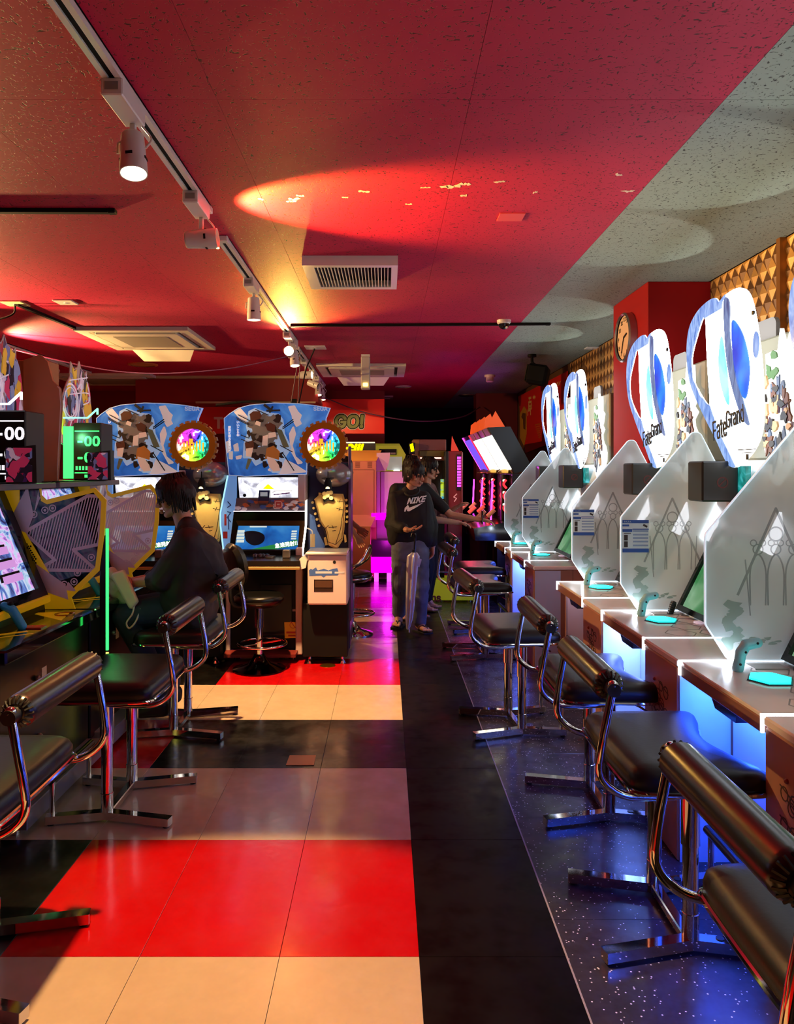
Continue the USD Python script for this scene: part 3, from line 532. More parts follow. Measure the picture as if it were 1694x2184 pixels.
    P('badge', circle(-.335-.28, 2.12, .026, 20, .06), .004, sign_ice); P('rivet', circle(-.31-.28, 2.27, .010, 12), .006, inkb)
    b = A('header_box', cat([box(X+.66,X+.98,-.80,-.06,1.60,2.18,.01)]), boxgrey)
    A('plate', facing_aisle(sbox(-.44,2.1,-.30,2.24).buffer(.04), .02, X+.70), mt('grey_plate', '#7c7670', .5), under=b)
    A('light_slot', facing_aisle(stroke([(-.60,2.13),(-.60,1.7)], .055).buffer(.01), .006, X+.66), slot_light, under=b)
    A('light_slot', prism(stroke([(X+.80,2.11),(X+.80,1.72)], .05), .006, [0,-.80,0], XA, ZA), slot_light, under=b)
    A('end_screw', mv(trimesh.creation.icosphere(1,.008), (X+.86,-.802,2.15)), inkb, under=b)
    # small black display housing hanging under the sign
    h = A('card_display', box(X+.39,X+.57,-.34,-.16,1.395,1.595,.008), mt('housing_black', '#191b1b', .35))
    A('emblem', facing_cam(unary_union([ring(X+.49,1.49,.028,.006,18), stroke([(X+.47,1.47),(X+.51,1.51)],.006)]), .001, -.340), mt('dark_red_ink', '#5a1414', .5), under=h)
    A('display_screen', box(X+.575,X+.60,-.40,-.24,1.44,1.57), picture('teal_display', [(.3,'#0a3c38'),(.5,'#1a9a94'),(.7,'#6ce0f0')], .7, 12.0), under=h)
    # cut-out art board beside the sign: plain clusters of colour
    rg = np.random.default_rng(21); k0 = -.64
    base = unary_union([blot(rg, k0+dy, z, .13, .12, 11, .35) for dy, z in ((0,1.62),(.0,1.75),(.02,1.88),(.03,2.0),(.05,1.7),(-.08,1.7))])
    base = base.union(Polygon([(k0-.09,1.98),(k0-.08,2.16),(k0-.04,2.09),(k0+.0,2.19),(k0+.03,2.06),(k0+.07,2.10),(k0+.07,1.95)]))
    ab = A('art_board', facing_aisle(base.buffer(.0), .02, X+.635), picture('art_white', [(.3,'#c8d4d4'),(.5,'#f4f2e4'),(.7,'#ffffff')], 1.1, 6.0))
    for nm, col, cnt, zz, sx, sz in (('dark_patches','#2a211c',13,(1.60,1.95),.026,.028),('brown_patches','#6a3a20',9,(1.60,2.0),.022,.04),('tan_patches','#c8a070',12,(1.62,1.98),.03,.035),('slate_patches','#53617a',7,(1.6,2.1),.022,.07),('green_patches','#3f6a30',5,(1.92,2.08),.03,.03),('plum_patches','#4a2438',6,(1.6,1.85),.03,.04)):
        g = unary_union([blot(rg, k0+rg.uniform(-.12,.13), rg.uniform(*zz), sx*rg.uniform(.5,1), sz*rg.uniform(.5,1), 9, .5) for _ in range(cnt)]).intersection(base)
        A(nm, facing_aisle(g, .002+.0006*cnt, X+.615), mt('art_'+nm, col, .5, emit=col, es=.14), under=ab)
scr_g = picture('green_screen', [(.3,'#1c6a3c'),(.5,'#4a9a5c'),(.7,'#9ac8a0')], .55, 3.0); scr_b = picture('beige_screen', [(.3,'#6a6a48'),(.5,'#a8a888'),(.7,'#c8ccb0')], .55, 3.0)
YF = [1.93, 2.985, 4.06, 5.12, 6.98, 8.02]
gname = 'card game machines in the right-hand row'
base1 = Thing('card_game_machine', 'card game machine with the black joystick lying on its tabletop', 'arcade machine', (0,YF[2],0), 0, gname)
def build_station(t, screen):
    inv = t.inv; t.inv = np.eye(4); s = station_parts(t); station_rest(t, s, screen); t.inv = inv
build_station(base1, scr_g)
labs = {0: 'card game machine cut off by the right edge of the picture, behind the nearest stool', 1: 'nearest whole card game machine, blue-lit under its tabletop and without an instruction sheet', 3: 'card game machine just in front of the red column with the clock', 4: 'card game machine just behind the red column, second farthest of the row', 5: 'farthest card game machine of the right-hand row, beside the racing cabinets'}
for k, l in labs.items(): copy_of(base1, l, (0,YF[k],0))
# end panel closing the third machine beside the column
ep = Thing('end_panel', 'pinkish brown end panel of the machines beside the red column', 'panel', (TX+.3, 5.14, 0)); ep.add('panel', box(TX+.06, TX+.9, 5.128, 5.15, 0, TZ-.04, .003), laminate); ep.add('edge_strip', box(TX+.055, TX+.07, 5.126, 5.152, 0, TZ-.04, .003), laminate_d)
# light-emitting strips under the tabletops: the lights themselves
for k, (c, p) in enumerate(zip(((.03,.12,1),(.03,.12,1),(.22,.34,1),(.4,.5,.9),(.10,.18,1),(.08,.16,1)), (3.6, 4.0, 3.4, .6, 3.6, 3))):
    y = YF[k]; rect((TX+.10, y-.30, TZ-.07), (TX+.13, y-.22, 0), c, p, .12, .5)
    bulb((TX+.16, y-.05, TZ+.025), (.75,.85,1), .22, .015)
    bulb((TX+.55, y-.20, 1.62), (.8,.9,1), .15, .03)
    spot((TX+.78, y-.40, 2.25), (TX+.35, y-.62, 2.90), (1,.98,.84), 1.8, 30, .1, .012)
# instruction sheets on three of the frosted sheets
blue_ink = mt('label_blue', '#1c4ea0', .5); paper = mt('label_paper', '#d4e4ea', .5); lblue = mt('label_pale_blue', '#8aa2c4', .5); dbr = mt('label_dark', '#2a1414', .5)
for k, lab in ((2, 'blue and white instruction sheet on the frosted sheet of the machine with the black joystick'), (3, 'blue and white instruction sheet on the frosted sheet in front of the red column'), (4, 'farthest and smallest blue and white instruction sheet, behind the red column')):
    y = YF[k]-.008; x0, x1, z0, z1 = TX+.103, TX+.243, 1.112, 1.285; w, h = x1-x0, z1-z0
    t = Thing('instruction_sheet', lab, 'notice', (x0, y, z0), 0, 'instruction sheets on the frosted sheets'); R = lambda a,b,c,d: sbox(x0+a*w, z0+b*h, x0+c*w, z0+d*h)
    t.add('paper', facing_cam(R(0,0,1,1), .001, y), paper)
    t.add('blue_bands', facing_cam(unary_union([R(0,.9,1,1), R(0,0,1,.12), R(0,.80,.25,.86), R(0,.63,.37,.72), R(.38,.70,1,.73)]), .0018, y), blue_ink)
    t.add('grey_rows', facing_cam(unary_union([R(.40,b,.98,b+.05) for b in (.63,.52,.42,.31,.19)]), .0018, y), lblue)
    t.add('picture_strip', facing_cam(unary_union([R(.06,.16,.2,.34), R(.06,.37,.2,.54), R(.05,.58,.32,.60), affinity.rotate(R(.78,.79,.95,.85), -28)]), .0022, y), dbr)
    t.add('heading', facing_cam(text('かんたん', .009, x0+.05*w, z0+.925*h, cjk=True), .0024, y), paper, label='white Japanese heading')
q = (TX+.32, YF[2]-.11, TZ); t = Thing('joystick', 'small black ribbed joystick lying on the grey tabletop', 'joystick', q)
t.add('handle', cat([mv(lathe([(0,0),(.014,0),(.016,.05),(.013,.066),(0,.07)], 16), (0,0,0)).apply_transform(frame(np.array(q)+(0,0,.004), (.30,0,1)))]+[mv(lathe([(.013,0),(.0185,.003),(.013,.006)], 16), (0,0,.01+.011*k)).apply_transform(frame(np.array(q)+(0,0,.004), (.30,0,1))) for k in range(5)]), mt('rubber_black', '#0d0d0d', .5))
t.add('foot', cyl(q, (q[0],q[1],q[2]+.008), .016), blackm)
# ================================================================ bench stools with a padded back roll (made at the origin, front towards +x)
chrome = mt('chrome', '#d6d4d2', .07, 1.0); leather = mt('black_leather', '#0d0b0a', .38, spec=.42, bump=.12, bscale=90); leather_roll = mt('black_leather_roll', '#17120e', .27, spec=.6, bump=.06, bscale=60); rubber = mt('black_rubber', '#0b0b0b', .5)
def bench_stool(label):
    t = Thing('bench_stool', label, 'stool', (0,0,0), 0, 'bench stools with back rolls'); A = lambda n, m, mat, **k: t.add(n, m, mat, local=True, **k)
    out = spline([(-.23,-.24),(-.215,-.285),(-.16,-.305),(0,-.31),(.12,-.315),(.185,-.30),(.195,-.255),(.15,-.13),(.125,0),(.15,.13),(.195,.255),(.185,.30),(.12,.315),(0,.31),(-.16,.305),(-.215,.285),(-.23,.24),(-.235,0)], 6, True)
    pg = Polygon(out).buffer(0); lay = []
    prof = [(-.012,.560),(0,.568),(.0,.598),(-.010,.618),(-.028,.630),(-.055,.637),(-.09,.640)]
    rings = []
    for off, z in prof:
        g = pg.buffer(off) if off else pg; g = max(geoms(g), key=lambda q: q.area); L = g.exterior; rings.append(np.c_[np.array([L.interpolate(s, normalized=True).coords[0] for s in np.linspace(0,1,97)[:-1]]), np.full(96, z)])
    st_ = np.array([r[np.argmin(np.hypot(r[:,0]+.23, r[:,1]))] for r in rings]); rings = [np.roll(r, -int(np.argmin(np.hypot(r[:,0]+.24, r[:,1]))), 0) for r in rings]
    for i, r in enumerate(rings):
        if Polygon(r[:,:2]).exterior.is_ccw is False: rings[i] = np.roll(r[::-1], 1, 0)
    v = np.vstack(rings+[[[-.03,0,.560]],[[-.03,0,.641]]]); n = 96; f = []
    for k in range(len(rings)-1):
        for i in range(n): j = (i+1) % n; f += [(k*n+i,k*n+j,(k+1)*n+j),(k*n+i,(k+1)*n+j,(k+1)*n+i)]
    m = len(rings)*n; f += [(m,(i+1) % n,i) for i in range(n)]+[(m+1,(len(rings)-1)*n+i,(len(rings)-1)*n+(i+1) % n) for i in range(n)]
    A('seat', trimesh.Trimesh(v, f, process=False), leather, smooth=True)
    A('seat_plate', prism(pg.buffer(-.03), .012, [0,0,.548], XA, YA), rubber)
    A('seat_rim', tube(np.c_[np.array([pg.buffer(.004).exterior.interpolate(s, normalized=True).coords[0] for s in np.linspace(0,1,121)[:-1]]), np.full(120,.562)], .008, 8, True), chrome)
    # back roll
    rx, rz, R = -.29, .88, .048
    rp = [(0,-.27),(R*.55,-.27),(R*.82,-.262),(R,-.240),(R,.240),(R*.82,.262),(R*.55,.27),(0,.27)]
    fr = frame((rx,0,rz), YA); b = A('back_roll', lathe(rp, 36).apply_transform(fr), leather_roll, smooth=50)
    for s in (-1, 1):
        A('roll_end', cat([cyl((rx,s*.262,rz),(rx,s*.312,rz),.021,n=20)]+[tube([(rx+R*.55*math.cos(a), s*.2705, rz+R*.55*math.sin(a)), (rx+R*.93*math.cos(a), s*.255, rz+R*.93*math.sin(a))], .0035, 5) for a in np.arange(18)*2*np.pi/18]), rubber, under=b)
        path = smoothpath([(rx,s*.296,rz+.005),(rx-.035,s*.296,.70),(rx-.045,s*.292,.61),(rx+.03,s*.285,.545),(-.10,s*.27,.540),(.10,s*.20,.540)], .055, 7)
        A('back_bar', tube(path, .0125, 14), chrome, smooth=60)
        A('back_bar_cap', mv(trimesh.creation.icosphere(2, .0165), (rx,s*.296,rz+.012)), chrome)
    A('under_bar', tube(smoothpath([(.10,-.20,.540),(.17,-.14,.540),(.17,.14,.540),(.10,.20,.540)], .05), .011, 10), chrome, smooth=60)
    for s in (-1, 1):
        A('post', lathe([(0,.04),(.027,.04),(.027,.12),(.0275,.123),(.025,.125),(.025,.34),(.0295,.342),(.0295,.55),(0,.55)], 24).apply_translation((0,s*.165,0)), chrome)
        pts = lambda z: [(-.30,s*.235,z),(0,s*.165,z),(.25,s*.215,z)]
        ft = stroke([p[:2] for p in pts(0)], .042); ft = ft.buffer(-.004).buffer(.004)
        p = A('foot', prism(ft, .034, [0,0,.010], XA, YA), chrome, smooth=20)
        A('glide', cat([cyl((x,y,0),(x,y,.012),.014) for x, y in ((-.28,s*.230),(.23,s*.21))]+[cyl((.09,s*.178,.043),(.09,s*.178,.0465),.013)]), rubber, under=p)
        A('footrest_post', cyl((.225,s*.205,.043),(.225,s*.205,.195),.0115,n=14), chrome)
    A('spreader', box(-.019,.019,-.15,.15,.012,.042,.004), chrome)
    A('footrest', cat([tube([(.225,-.235,.200),(.225,.235,.200)], .0175, 16)]), leather_roll, smooth=50)
    A('lever', tube(smoothpath([(.02,-.165,.535),(.10,-.22,.53),(.15,-.24,.50)], .03), .005, 8), chrome)
    return t
s1 = bench_stool('black bench stool on the right, facing the machine with the black joystick')
s1.op.Set(Gf.Matrix4d().SetTranslate(Gf.Vec3d(.99,3.53,0)))
def stool(label, x, y, rz=0): copy_of(s1, label, (x,y,0), rz)
stool('nearest black bench stool on the right, its seat cut off by the lower right corner', .965, 1.50)
stool('black bench stool in front of the blue-lit panel, its whole bean-shaped seat in view', .985, 2.62)
stool('black bench stool on the right turned slightly, purple light on its seat edge', .785, 4.62, 5)
stool('second farthest black bench stool on the right, beyond the turned one', .81, 6.42, 4)
stool('farthest black bench stool on the right, near the standing person', .93, 7.42, 2)
stool('nearest black bench stool on the left, cut off by the left edge of the picture', -1.31, 2.36, 180)
stool('empty black bench stool on the left with green light on its seat', -1.235, 3.53, 180)
stool('black bench stool carrying the seated person', -1.24, 4.60, 180)
# ================================================================ yellow-sheeted machines on the left (origin: far edge of the tabletop at its aisle corner)
LX = -1.57
yel = mt('yellow_acrylic', '#c89a08', .35, emit='#c89a08', es=.16); clearp = sheet('clear_acrylic', '#c4bcc4', .45, .2, .3); tintp = sheet('tinted_acrylic', '#0c0a10', .10, .06, .0); pinkprint = mt('pale_print', '#c8b6b8', .5); blackc = mt('cabinet_black', '#070607', .3, var=.2, spec=.35)
scr_p = picture('purple_screen', [(.30,'#2a2050'),(.42,'#5c7ac8'),(.5,'#b8d4e8'),(.56,'#e8b0f0'),(.66,'#7c4cb0'),(.75,'#e8f4ff')], .85, 7.0, 2.0); shelfg = mt('shelf_grey', '#5c5860', .4)
blueg = mt('blue_grip', '#2a9cc0', .3); greenl = glow('green_led', '#30f060', 2.2); yell = glow('yellow_led', '#e8e060', 1.6); art_cols = ['#3a1a58','#a81c40','#d8c8e0','#6a78b0','#1a1228','#c83868','#8a9cc8','#e0b838']
def left_station(t, seed, logo, logo_mat, pane, wing=True):
    A = lambda n, m, mat, **k: t.add(n, m, mat, local=True, **k); rg = np.random.default_rng(seed); X = LX; yn = -.95
    A('body', cat([box(X-.85,X-.03,yn+.004,-.004,.09,TZ-.05,.006)]), blackc); A('tabletop', box(X-.85,X,yn+.002,-.002,TZ-.06,TZ,.008), mt('black_top', '#141210', .07, var=.3, scale=4, coat=.6))
    A('base_rail', cat([box(X-.10,X+.06,yn+.06,-.02,.03,.115,.004)]), mt('rail_grey', '#8a8688', .35, .5))
    A('base_foot', cat([cyl((X-.01,y,0),(X-.01,y,.035),.02) for y in (yn+.1,-.1)]), chrome)
    A('front_bracket', cat([box(X-.028,X-.02,-.30,-.22,.50,.58,.002), mv(trimesh.creation.icosphere(1,.014),(X-.02,-.62,.60)), mv(trimesh.creation.icosphere(1,.014),(X-.02,-.60,.33))]), mt('grey_fitting', '#7c7a78', .3, .6))
    A('warning_label', box(X-.0305,X-.0285,-.56,-.51,.55,.63), mt('label_white', '#c8c4b8', .5))
    # console and tilted screen
    prof = Polygon([(X-.26,TZ),(X-.27,.87),(X-.52,1.46),(X-.30,1.46),(X-.22,1.49),(X-.85,1.49),(X-.85,TZ)])
    A('console', prism(prof, -.93, [0,yn+.01,0], XA, ZA), blackc)
    d = np.array([-.25,0,.59]); d /= np.linalg.norm(d); n = np.array([d[2],0,-d[0]]); o = np.array([X-.27,yn,.87])+n*.004; sc = lambda p, dep, off=0: prism(p, dep, o+n*off, YA, d)
    A('screen_frame', sc(sbox(.02,0,.93,.64).difference(sbox(.06,.05,.86,.60)), .03), blackg); A('screen', sc(sbox(.06,.05,.86,.60), .008), scr_p)
    A('screen_sill', box(X-.28,X-.22,yn+.02,-.03,.845,.885,.006), yel); 
    rows = unary_union([affinity.skew(sbox(.60-.02*i,.12+.075*i,.80-.02*i,.16+.075*i), 12) for i in range(3)]); A('screen_bars', sc(rows, .0095), glow('pink_bar', '#e0a0e8', .7)); A('screen_bars', sc(affinity.translate(rows,-.02,.012).difference(rows), .0095), inkb)
    A('card_slot', box(X-.16,X-.06,-.50,-.44,TZ,TZ+.006), mt('slot_red', '#b82a1a', .3)); A('coin_tray', prism(ring(X-.10,-.14,.05,.008,20), .006, [0,0,TZ], XA, YA), mt('tray_brass', '#a8702c', .3, .8)); A('tabletop_print', prism(unary_union([stroke([(X-.5,-.9),(X-.1,-.55)],.03), stroke([(X-.44,-.9),(X-.05,-.60)],.012), Polygon([(X-.3,-.1),(X-.05,-.3),(X-.1,-.06)])]), .001, [0,0,TZ], XA, YA), yel)
    c = np.array([X-.16,-.50,TZ]); g = A('grip', MF.batch_boolean([MF.batch_hull([MF.sphere(r,18).translate(tuple(c+a)), MF.sphere(r2,18).translate(tuple(c+b))]) for a, r, b, r2 in (((.01,0,.014),.022,(-.035,0,.09),.022),((-.035,0,.09),.022,(-.075,0,.108),.020))], manifold3d.OpType.Add), blueg, smooth=40)
    A('trigger', mv(trimesh.creation.icosphere(2,.014), c+(-.045,0,.118)), blackm, under=g)
    # yellow-edged sheet along the far edge
    zp = zm(0, 700, 3.388); W2 = lambda pts: [tuple(PY(*zp(x,y), 4.09)[[0,2]]) for x, y in pts]
    outer = Polygon(W2([(-140,1130),(300,1130),(302,1205),(338,1240),(690,1152),(772,1240),(760,1480),(722,1750),(520,1945),(548,2026),(230,2030),(120,1700),(-140,1500)])); inner = Polygon(W2([(150,1150),(285,1150),(300,1250),(345,1275),(680,1190),(735,1255),(722,1480),(690,1725),(520,1890),(430,1880),(150,1400)])).buffer(.002)
    s = A('partition_sheet', facing_cam(outer.buffer(-.05).union(inner).intersection(outer.buffer(-.004)), .006, -.002), pane)
    A('yellow_border', facing_cam(outer.difference(inner), .010, 0), yel, under=s)
    tri = Polygon(W2([(178,1475),(640,1210),(735,1215),(722,1560),(535,1600),(705,1750),(275,1745),(400,1672)]))
    bar = [LineString(W2([(x+95,1150),(x-60,1780)])).buffer(.0032, cap_style=2) for x in range(150, 840, 20)]
    A('stripe_print', facing_cam(unary_union(bar).intersection(tri), .0008, -.0085), pinkprint, under=s)
    A('edge_print', facing_cam(tri.exterior.buffer(.009).intersection(inner), .0009, -.0085), pinkprint, under=s)
    bolt = unary_union([Polygon(W2(p)) for p in ([(60,1420),(205,1140),(250,1350),(290,1140),(330,1140),(200,1480)],[(250,1690),(480,1850),(500,1960),(330,1900)],[(470,1890),(560,1900),(500,1830)])]).intersection(outer.buffer(-.012))
    A('bolt_print', facing_cam(bolt, .0008, -.0102), pinkprint, under=s)
    rgs = unary_union([ring(*W2([q])[0], .02, .006, 18).union(circle(*W2([q])[0], .008)) for q in ((250,1345),(330,1315),(385,1300),(470,1850),(540,1830),(665,1655),(565,1765))]).intersection(inner)
    A('ring_print', facing_cam(rgs, .0008, -.0085), pinkprint, under=s)
    dots = unary_union([circle(*W2([(165+18*i+9*(j % 2), 1560+15*j)])[0], .0055, 8) for i in range(6) for j in range(17) if i < 6-abs(j-8)*.4])
    A('dot_print', facing_cam(dots.intersection(outer), .0006, -.0102), inkb, under=s)
    # glowing upright strip by the aisle edge
    if wing: A('light_strip', box(X+.062,X+.074,.0,.012,.58,1.235), greenl); A('light_strip', box(X+.062,X+.074,.0,.012,.05,.57), yell); A('strip_holder', box(X+.03,X+.062,-.004,.016,.03,1.2,.003), blackc)
    # header: logo box, cut-out art, shelf, tan wing
    A('shelf', box(X-.75,X-.20,yn+.02,-.01,1.455,1.485,.004), shelfg)
    lb_ = A('logo_box', box(X-.34,X-.17,-.42,-.22,1.49,1.84,.006), inkb); rr = np.random.default_rng(seed+1)
    A('logo_print', facing_cam(unary_union([text(logo, .055, X-.325, 1.70, bold=True), text(logo, .055, X-.325, 1.60, bold=True)]+[sbox(X-.325+.02*k, 1.55, X-.312+.02*k, 1.575) for k in range(7)]), .002, -.42), logo_mat, under=lb_)
    A('logo_print', facing_cam(unary_union([sbox(X-.33,1.785,X-.18,1.792), sbox(X-.33,1.53,X-.18,1.537), sbox(X-.27,1.505,X-.24,1.523)]), .002, -.42), logo_mat, under=lb_)
    A('side_glow', box(X-.41,X-.345,-.40,-.395,1.50,1.82), logo_mat if logo_mat is not whiteprint else whiteprint, under=lb_)
    br = stroke([(X-.40,1.87),(X-.25,1.87),(X-.19,1.925),(X-.19,1.89)], .010); A('light_bracket', facing_cam(br, .008, -.42), ledw if logo_mat is whiteprint else glow('mint_led', '#7cf0a8', 2.0))
    cb = A('card_box', hull([(X-.20,-.55,1.49),(X-.08,-.50,1.49),(X-.20,-.50,1.49),(X-.08,-.45,1.49),(X-.20,-.56,1.65),(X-.08,-.51,1.67),(X-.20,-.50,1.65),(X-.08,-.45,1.67)]), inkb)
    for k, c in enumerate(art_cols[:6]):
        g = unary_union([blot(rg, X-.14+rg.uniform(-.06,.06), 1.57+rg.uniform(-.08,.08), .024, .026) for _ in range(7)]).intersection(sbox(X-.195,1.495,X-.085,1.655)); A('card_print', rot(facing_cam(g, .002+.0006*k, -.562), 22, ZA, (X-.20,-.562,1.5)), mt('card_'+c[1:], c, .5, emit=c, es=.12), under=cb)
    ol = Polygon(spline([(-.41,1.72),(.05,1.72),(.07,1.9),(.03,2.10),(-.08,2.20),(-.20,2.19),(-.35,2.05),(-.42,1.88)], 4, True)).union(Polygon([(-.28,2.05),(-.26,2.23),(-.19,2.15),(-.13,2.25),(-.07,2.15),(-.01,2.20),(-.0,2.05)]))
    ab = A('art_board', prism(ol.buffer(.008), -.006, [X-.42,0,0], YA, ZA), mt('art_edge_white', '#b8b4bc', .5))
    for k, c in enumerate(art_cols):
        g = unary_union([blot(rg, rg.uniform(-.40,.05), rg.uniform(1.73,2.2), .032*rg.uniform(.5,1.2), .07*rg.uniform(.5,1.3), 9, .55) for _ in range(15 if k < 5 else 8)]).intersection(ol); A('art_print', prism(g, .001+.0007*k, [X-.42,0,0], YA, ZA), mt('lart_'+c[1:], c, .5, emit=c, es=.18), under=ab)
    g = unary_union([ring(-.28,1.98,.12,.012,30), ring(-.28,1.98,.095,.006,30)]+[stroke(spline([(rg.uniform(-.38,.05),rg.uniform(1.74,2.18)) for _ in range(3)], 5), .007) for _ in range(5)]).intersection(ol); A('art_lines', prism(g, .008, [X-.42,0,0], YA, ZA), mt('art_line_pale', '#d8d0e0', .5, emit='#d8d0e0', es=.3), under=ab)
    if not wing: return
    wing = [tuple(PY(px,py,4.25)[[0,2]]) for px, py in ((50,1030),(50,768),(85,756),(101,771),(112,812),(128,828),(131,862),(122,1031))]
    wg = A('side_wing', facing_cam(Polygon(wing), .02, .18), mt('tan_board', '#b0704c', .5, var=.05)); A('wing_box', box(X-.62,X-.335,.18,.34,1.485,2.17,.006), mt('tan_board_dark', '#9a5c38', .55), under=wg)
    A('wing_edge', facing_cam(Polygon(wing).difference(Polygon(wing).buffer(-.006)).intersection(sbox(X-.27,1.4,X,2.02)), .0215, .1805), mt('wing_white', '#d8c8c0', .5), under=wg)
whiteprint = mt('white_print', '#e8e8ec', .5, emit='#e8e8ec', es=.9); greenprint = mt('green_print', '#38e860', .5, emit='#38f068', es=1.6)
lg = 'yellow-sheeted machines on the left'
lm = Thing('sheeted_game_machine', 'yellow-sheeted game machine at the left edge with a glowing purple screen', 'arcade machine', (0,4.09,0), 0, lg); left_station(lm, 11, '-00', whiteprint, tintp)
lm2 = Thing('sheeted_game_machine', 'yellow-sheeted game machine used by the seated person, with a green-lit black box on top', 'arcade machine', (0,5.06,0), 0, lg); left_station(lm2, 12, '-00', greenprint, clearp, False)
bulb((LX-.30, 4.6, 1.75), (.2,1,.35), .35, .02); bulb((LX+.09, 4.12, .92), (.2,1,.3), .10, .02)
sb = Thing('dark_sign_board', 'dark patterned board standing behind the tan wing of the nearest left machine', 'sign', (-2.55,5.2,0)); sb.add('board', box(-2.75,-2.42,5.2,5.26,0,2.20,.004), mt('board_dark', '#1c1410', .5)); sb.add('pattern', facing_cam(unary_union([blot(np.random.default_rng(k), -2.6+.08*(k % 3-1), 1.5+.09*k, .04, .04) for k in range(8)]), .002, 5.2), mt('board_pattern', '#6a4c34', .5))

# ================================================================ ship-art machines, facing the camera at y = 6.3 (made where the right one stands)
SY = 6.30; z1 = zm(480, 860, 6.05); z2 = zm(470, 1010, 5.841); z3 = zm(440, 1160, 5.294)
G = lambda zf, pts, Y=SY: [tuple(PY(*zf(x, y), Y)[[0,2]]) for x, y in pts]
whitec = mt('white_cabinet', '#c0aeb0', .35); sky = None
sky = usdkit.material(stage, '/World/Looks/sky_print', {'t': ('texture_coordinate', {}), 'n': ('noise_texture', {'scale': 4.0, 'detail': 6.0, 'distortion': .8}), 'r': ('rgb_ramp', {'ramp': [(.3, lin('#123a90')), (.5, lin('#2a6cc4')), (.62, lin('#4a90dc')), (.75, lin('#7ab4e8'))]}), 'p': ('principled_bsdf', {'roughness': .3, 'emission_strength': .42})}, [('t.object','n.vector'),('n.fac','r.fac'),('r.color','p.base_color'),('r.color','p.emission_color')], surface='p.BSDF')
def emat(n, c, e=.3, r=.45): return mt(n, c, r, emit=c, es=e)
ht = Thing('naval_game_machine', 'naval game machine with ship-art header and lit sea screen behind the black swivel stool', 'arcade machine', (-.80, SY, 0), 0, 'naval game machines with blue ship-art headers')
def warp(m, amp=.10, cx=-.85):
    m = m.subdivide_to_size(.09, max_iter=8); v = m.vertices.copy(); v[:,1] += amp*((v[:,0]-cx)/.5)**2; m.vertices = v; return m
H = lambda n, g, dep, mat, Y=6.02, under=None, **k: ht.add(n, warp(facing_cam(Polygon(g).buffer(0) if isinstance(g, list) else g, dep, Y)), mat, under=under, **k)
hd_ = G(z1, [(62,218),(130,165),(250,95),(400,58),(700,35),(1000,42),(1200,62),(1390,92),(1340,220),(1320,420),(1110,700),(1100,920),(800,922),(350,945),(128,930),(110,780),(75,480)])
hb = H('header_board', hd_, .03, sky, under=None); hp = Polygon(hd_).buffer(-.004)
H('header_rim', Polygon(hd_).difference(Polygon(hd_).buffer(-.006)), .034, emat('rim_pale', '#a8c8e8', .3), under=hb)
rg = np.random.default_rng(7); cl = unary_union([Polygon(G(z1, p)) for p in ([(190,120),(270,100),(350,190),(420,330),(330,260),(250,190)],[(890,90),(950,80),(990,150),(1030,190),(1010,250),(1030,290),(980,320),(940,250),(930,190)],[(800,720),(960,800),(1080,880),(800,905),(640,860)],[(100,520),(140,500),(150,600),(110,640)],[(200,560),(240,540),(250,620),(210,620)],[(140,650),(170,640),(170,720),(140,715)],[(230,700),(290,690),(280,712),(235,720)],[(900,420),(940,340),(960,420),(920,560),(960,700),(1040,770),(1000,780),(915,620)])]).buffer(.008).intersection(hp)
H('cloud_print', cl, .0315, emat('cloud_white', '#d8d8da', .25), under=hb)
# plain cluster of deck machinery, hull plates and gun barrels in place of the printed artwork
W_ = lambda pts: Polygon(G(z1, pts)).buffer(0)
halo = unary_union([W_([(400,150),(470,120),(620,170),(760,190),(800,250),(820,420),(900,590),(830,700),(760,880),(690,880),(620,720),(480,790),(420,700),(330,700),(340,540),(390,400),(370,320)])]).buffer(.012)
H('artwork_halo', halo, .033, emat('halo_pale', '#9cc4ec', .3), under=hb)
H('deck_machinery', unary_union([blot(rg, *G(z1, [(x,y)])[0], .05, .045, 10, .4) for x, y in ((470,330),(520,430),(600,230),(690,240),(640,430),(720,300),(500,650),(560,620),(700,440),(610,500),(450,270),(640,570),(560,330),(500,500))]), .035, emat('machinery_grey', '#6c6860', .22), under=hb)
H('dark_machinery', unary_union([blot(rg, *G(z1, [(x,y)])[0], .028, .026, 9, .6) for x, y in ((440,450),(540,480),(750,230),(620,310),(480,560),(560,720),(720,380),(470,690),(640,700),(600,800),(400,420),(780,680),(530,260),(690,560),(750,810))]), .037, emat('machinery_dark', '#231e1c', .15), under=hb)
H('rust_plates', unary_union([W_(p) for p in ([(410,180),(450,150),(520,150),(545,200),(520,230),(430,250)],[(610,310),(660,290),(715,320),(705,390),(630,370)],[(350,530),(440,510),(450,580),(360,620)])]).buffer(.006), .039, emat('rust_brown', '#4e2a1e', .2), under=hb)
H('orange_plates', W_([(620,600),(700,570),(770,640),(760,730),(690,710),(600,720)]).buffer(.004), .039, emat('plate_orange', '#a0662c', .25), under=hb)
H('cream_plates', unary_union([W_(p) for p in ([(570,450),(630,430),(620,560),(560,560)],[(360,600),(440,590),(420,700),(360,690)],[(620,700),(700,720),(760,800),(780,870),(700,880),(650,820)],[(640,410),(720,400),(730,450),(640,470)],[(490,260),(540,280),(530,320),(470,300)])]).buffer(.002), .041, emat('plate_cream', '#cdb8a8', .28), under=hb)
H('olive_plates', unary_union([W_(p) for p in ([(380,720),(430,730),(370,860),(350,840)],[(680,760),(730,740),(770,820),(740,860)],[(730,350),(800,370),(890,580),(820,590)])]), .040, emat('plate_olive', '#59604a', .22), under=hb)
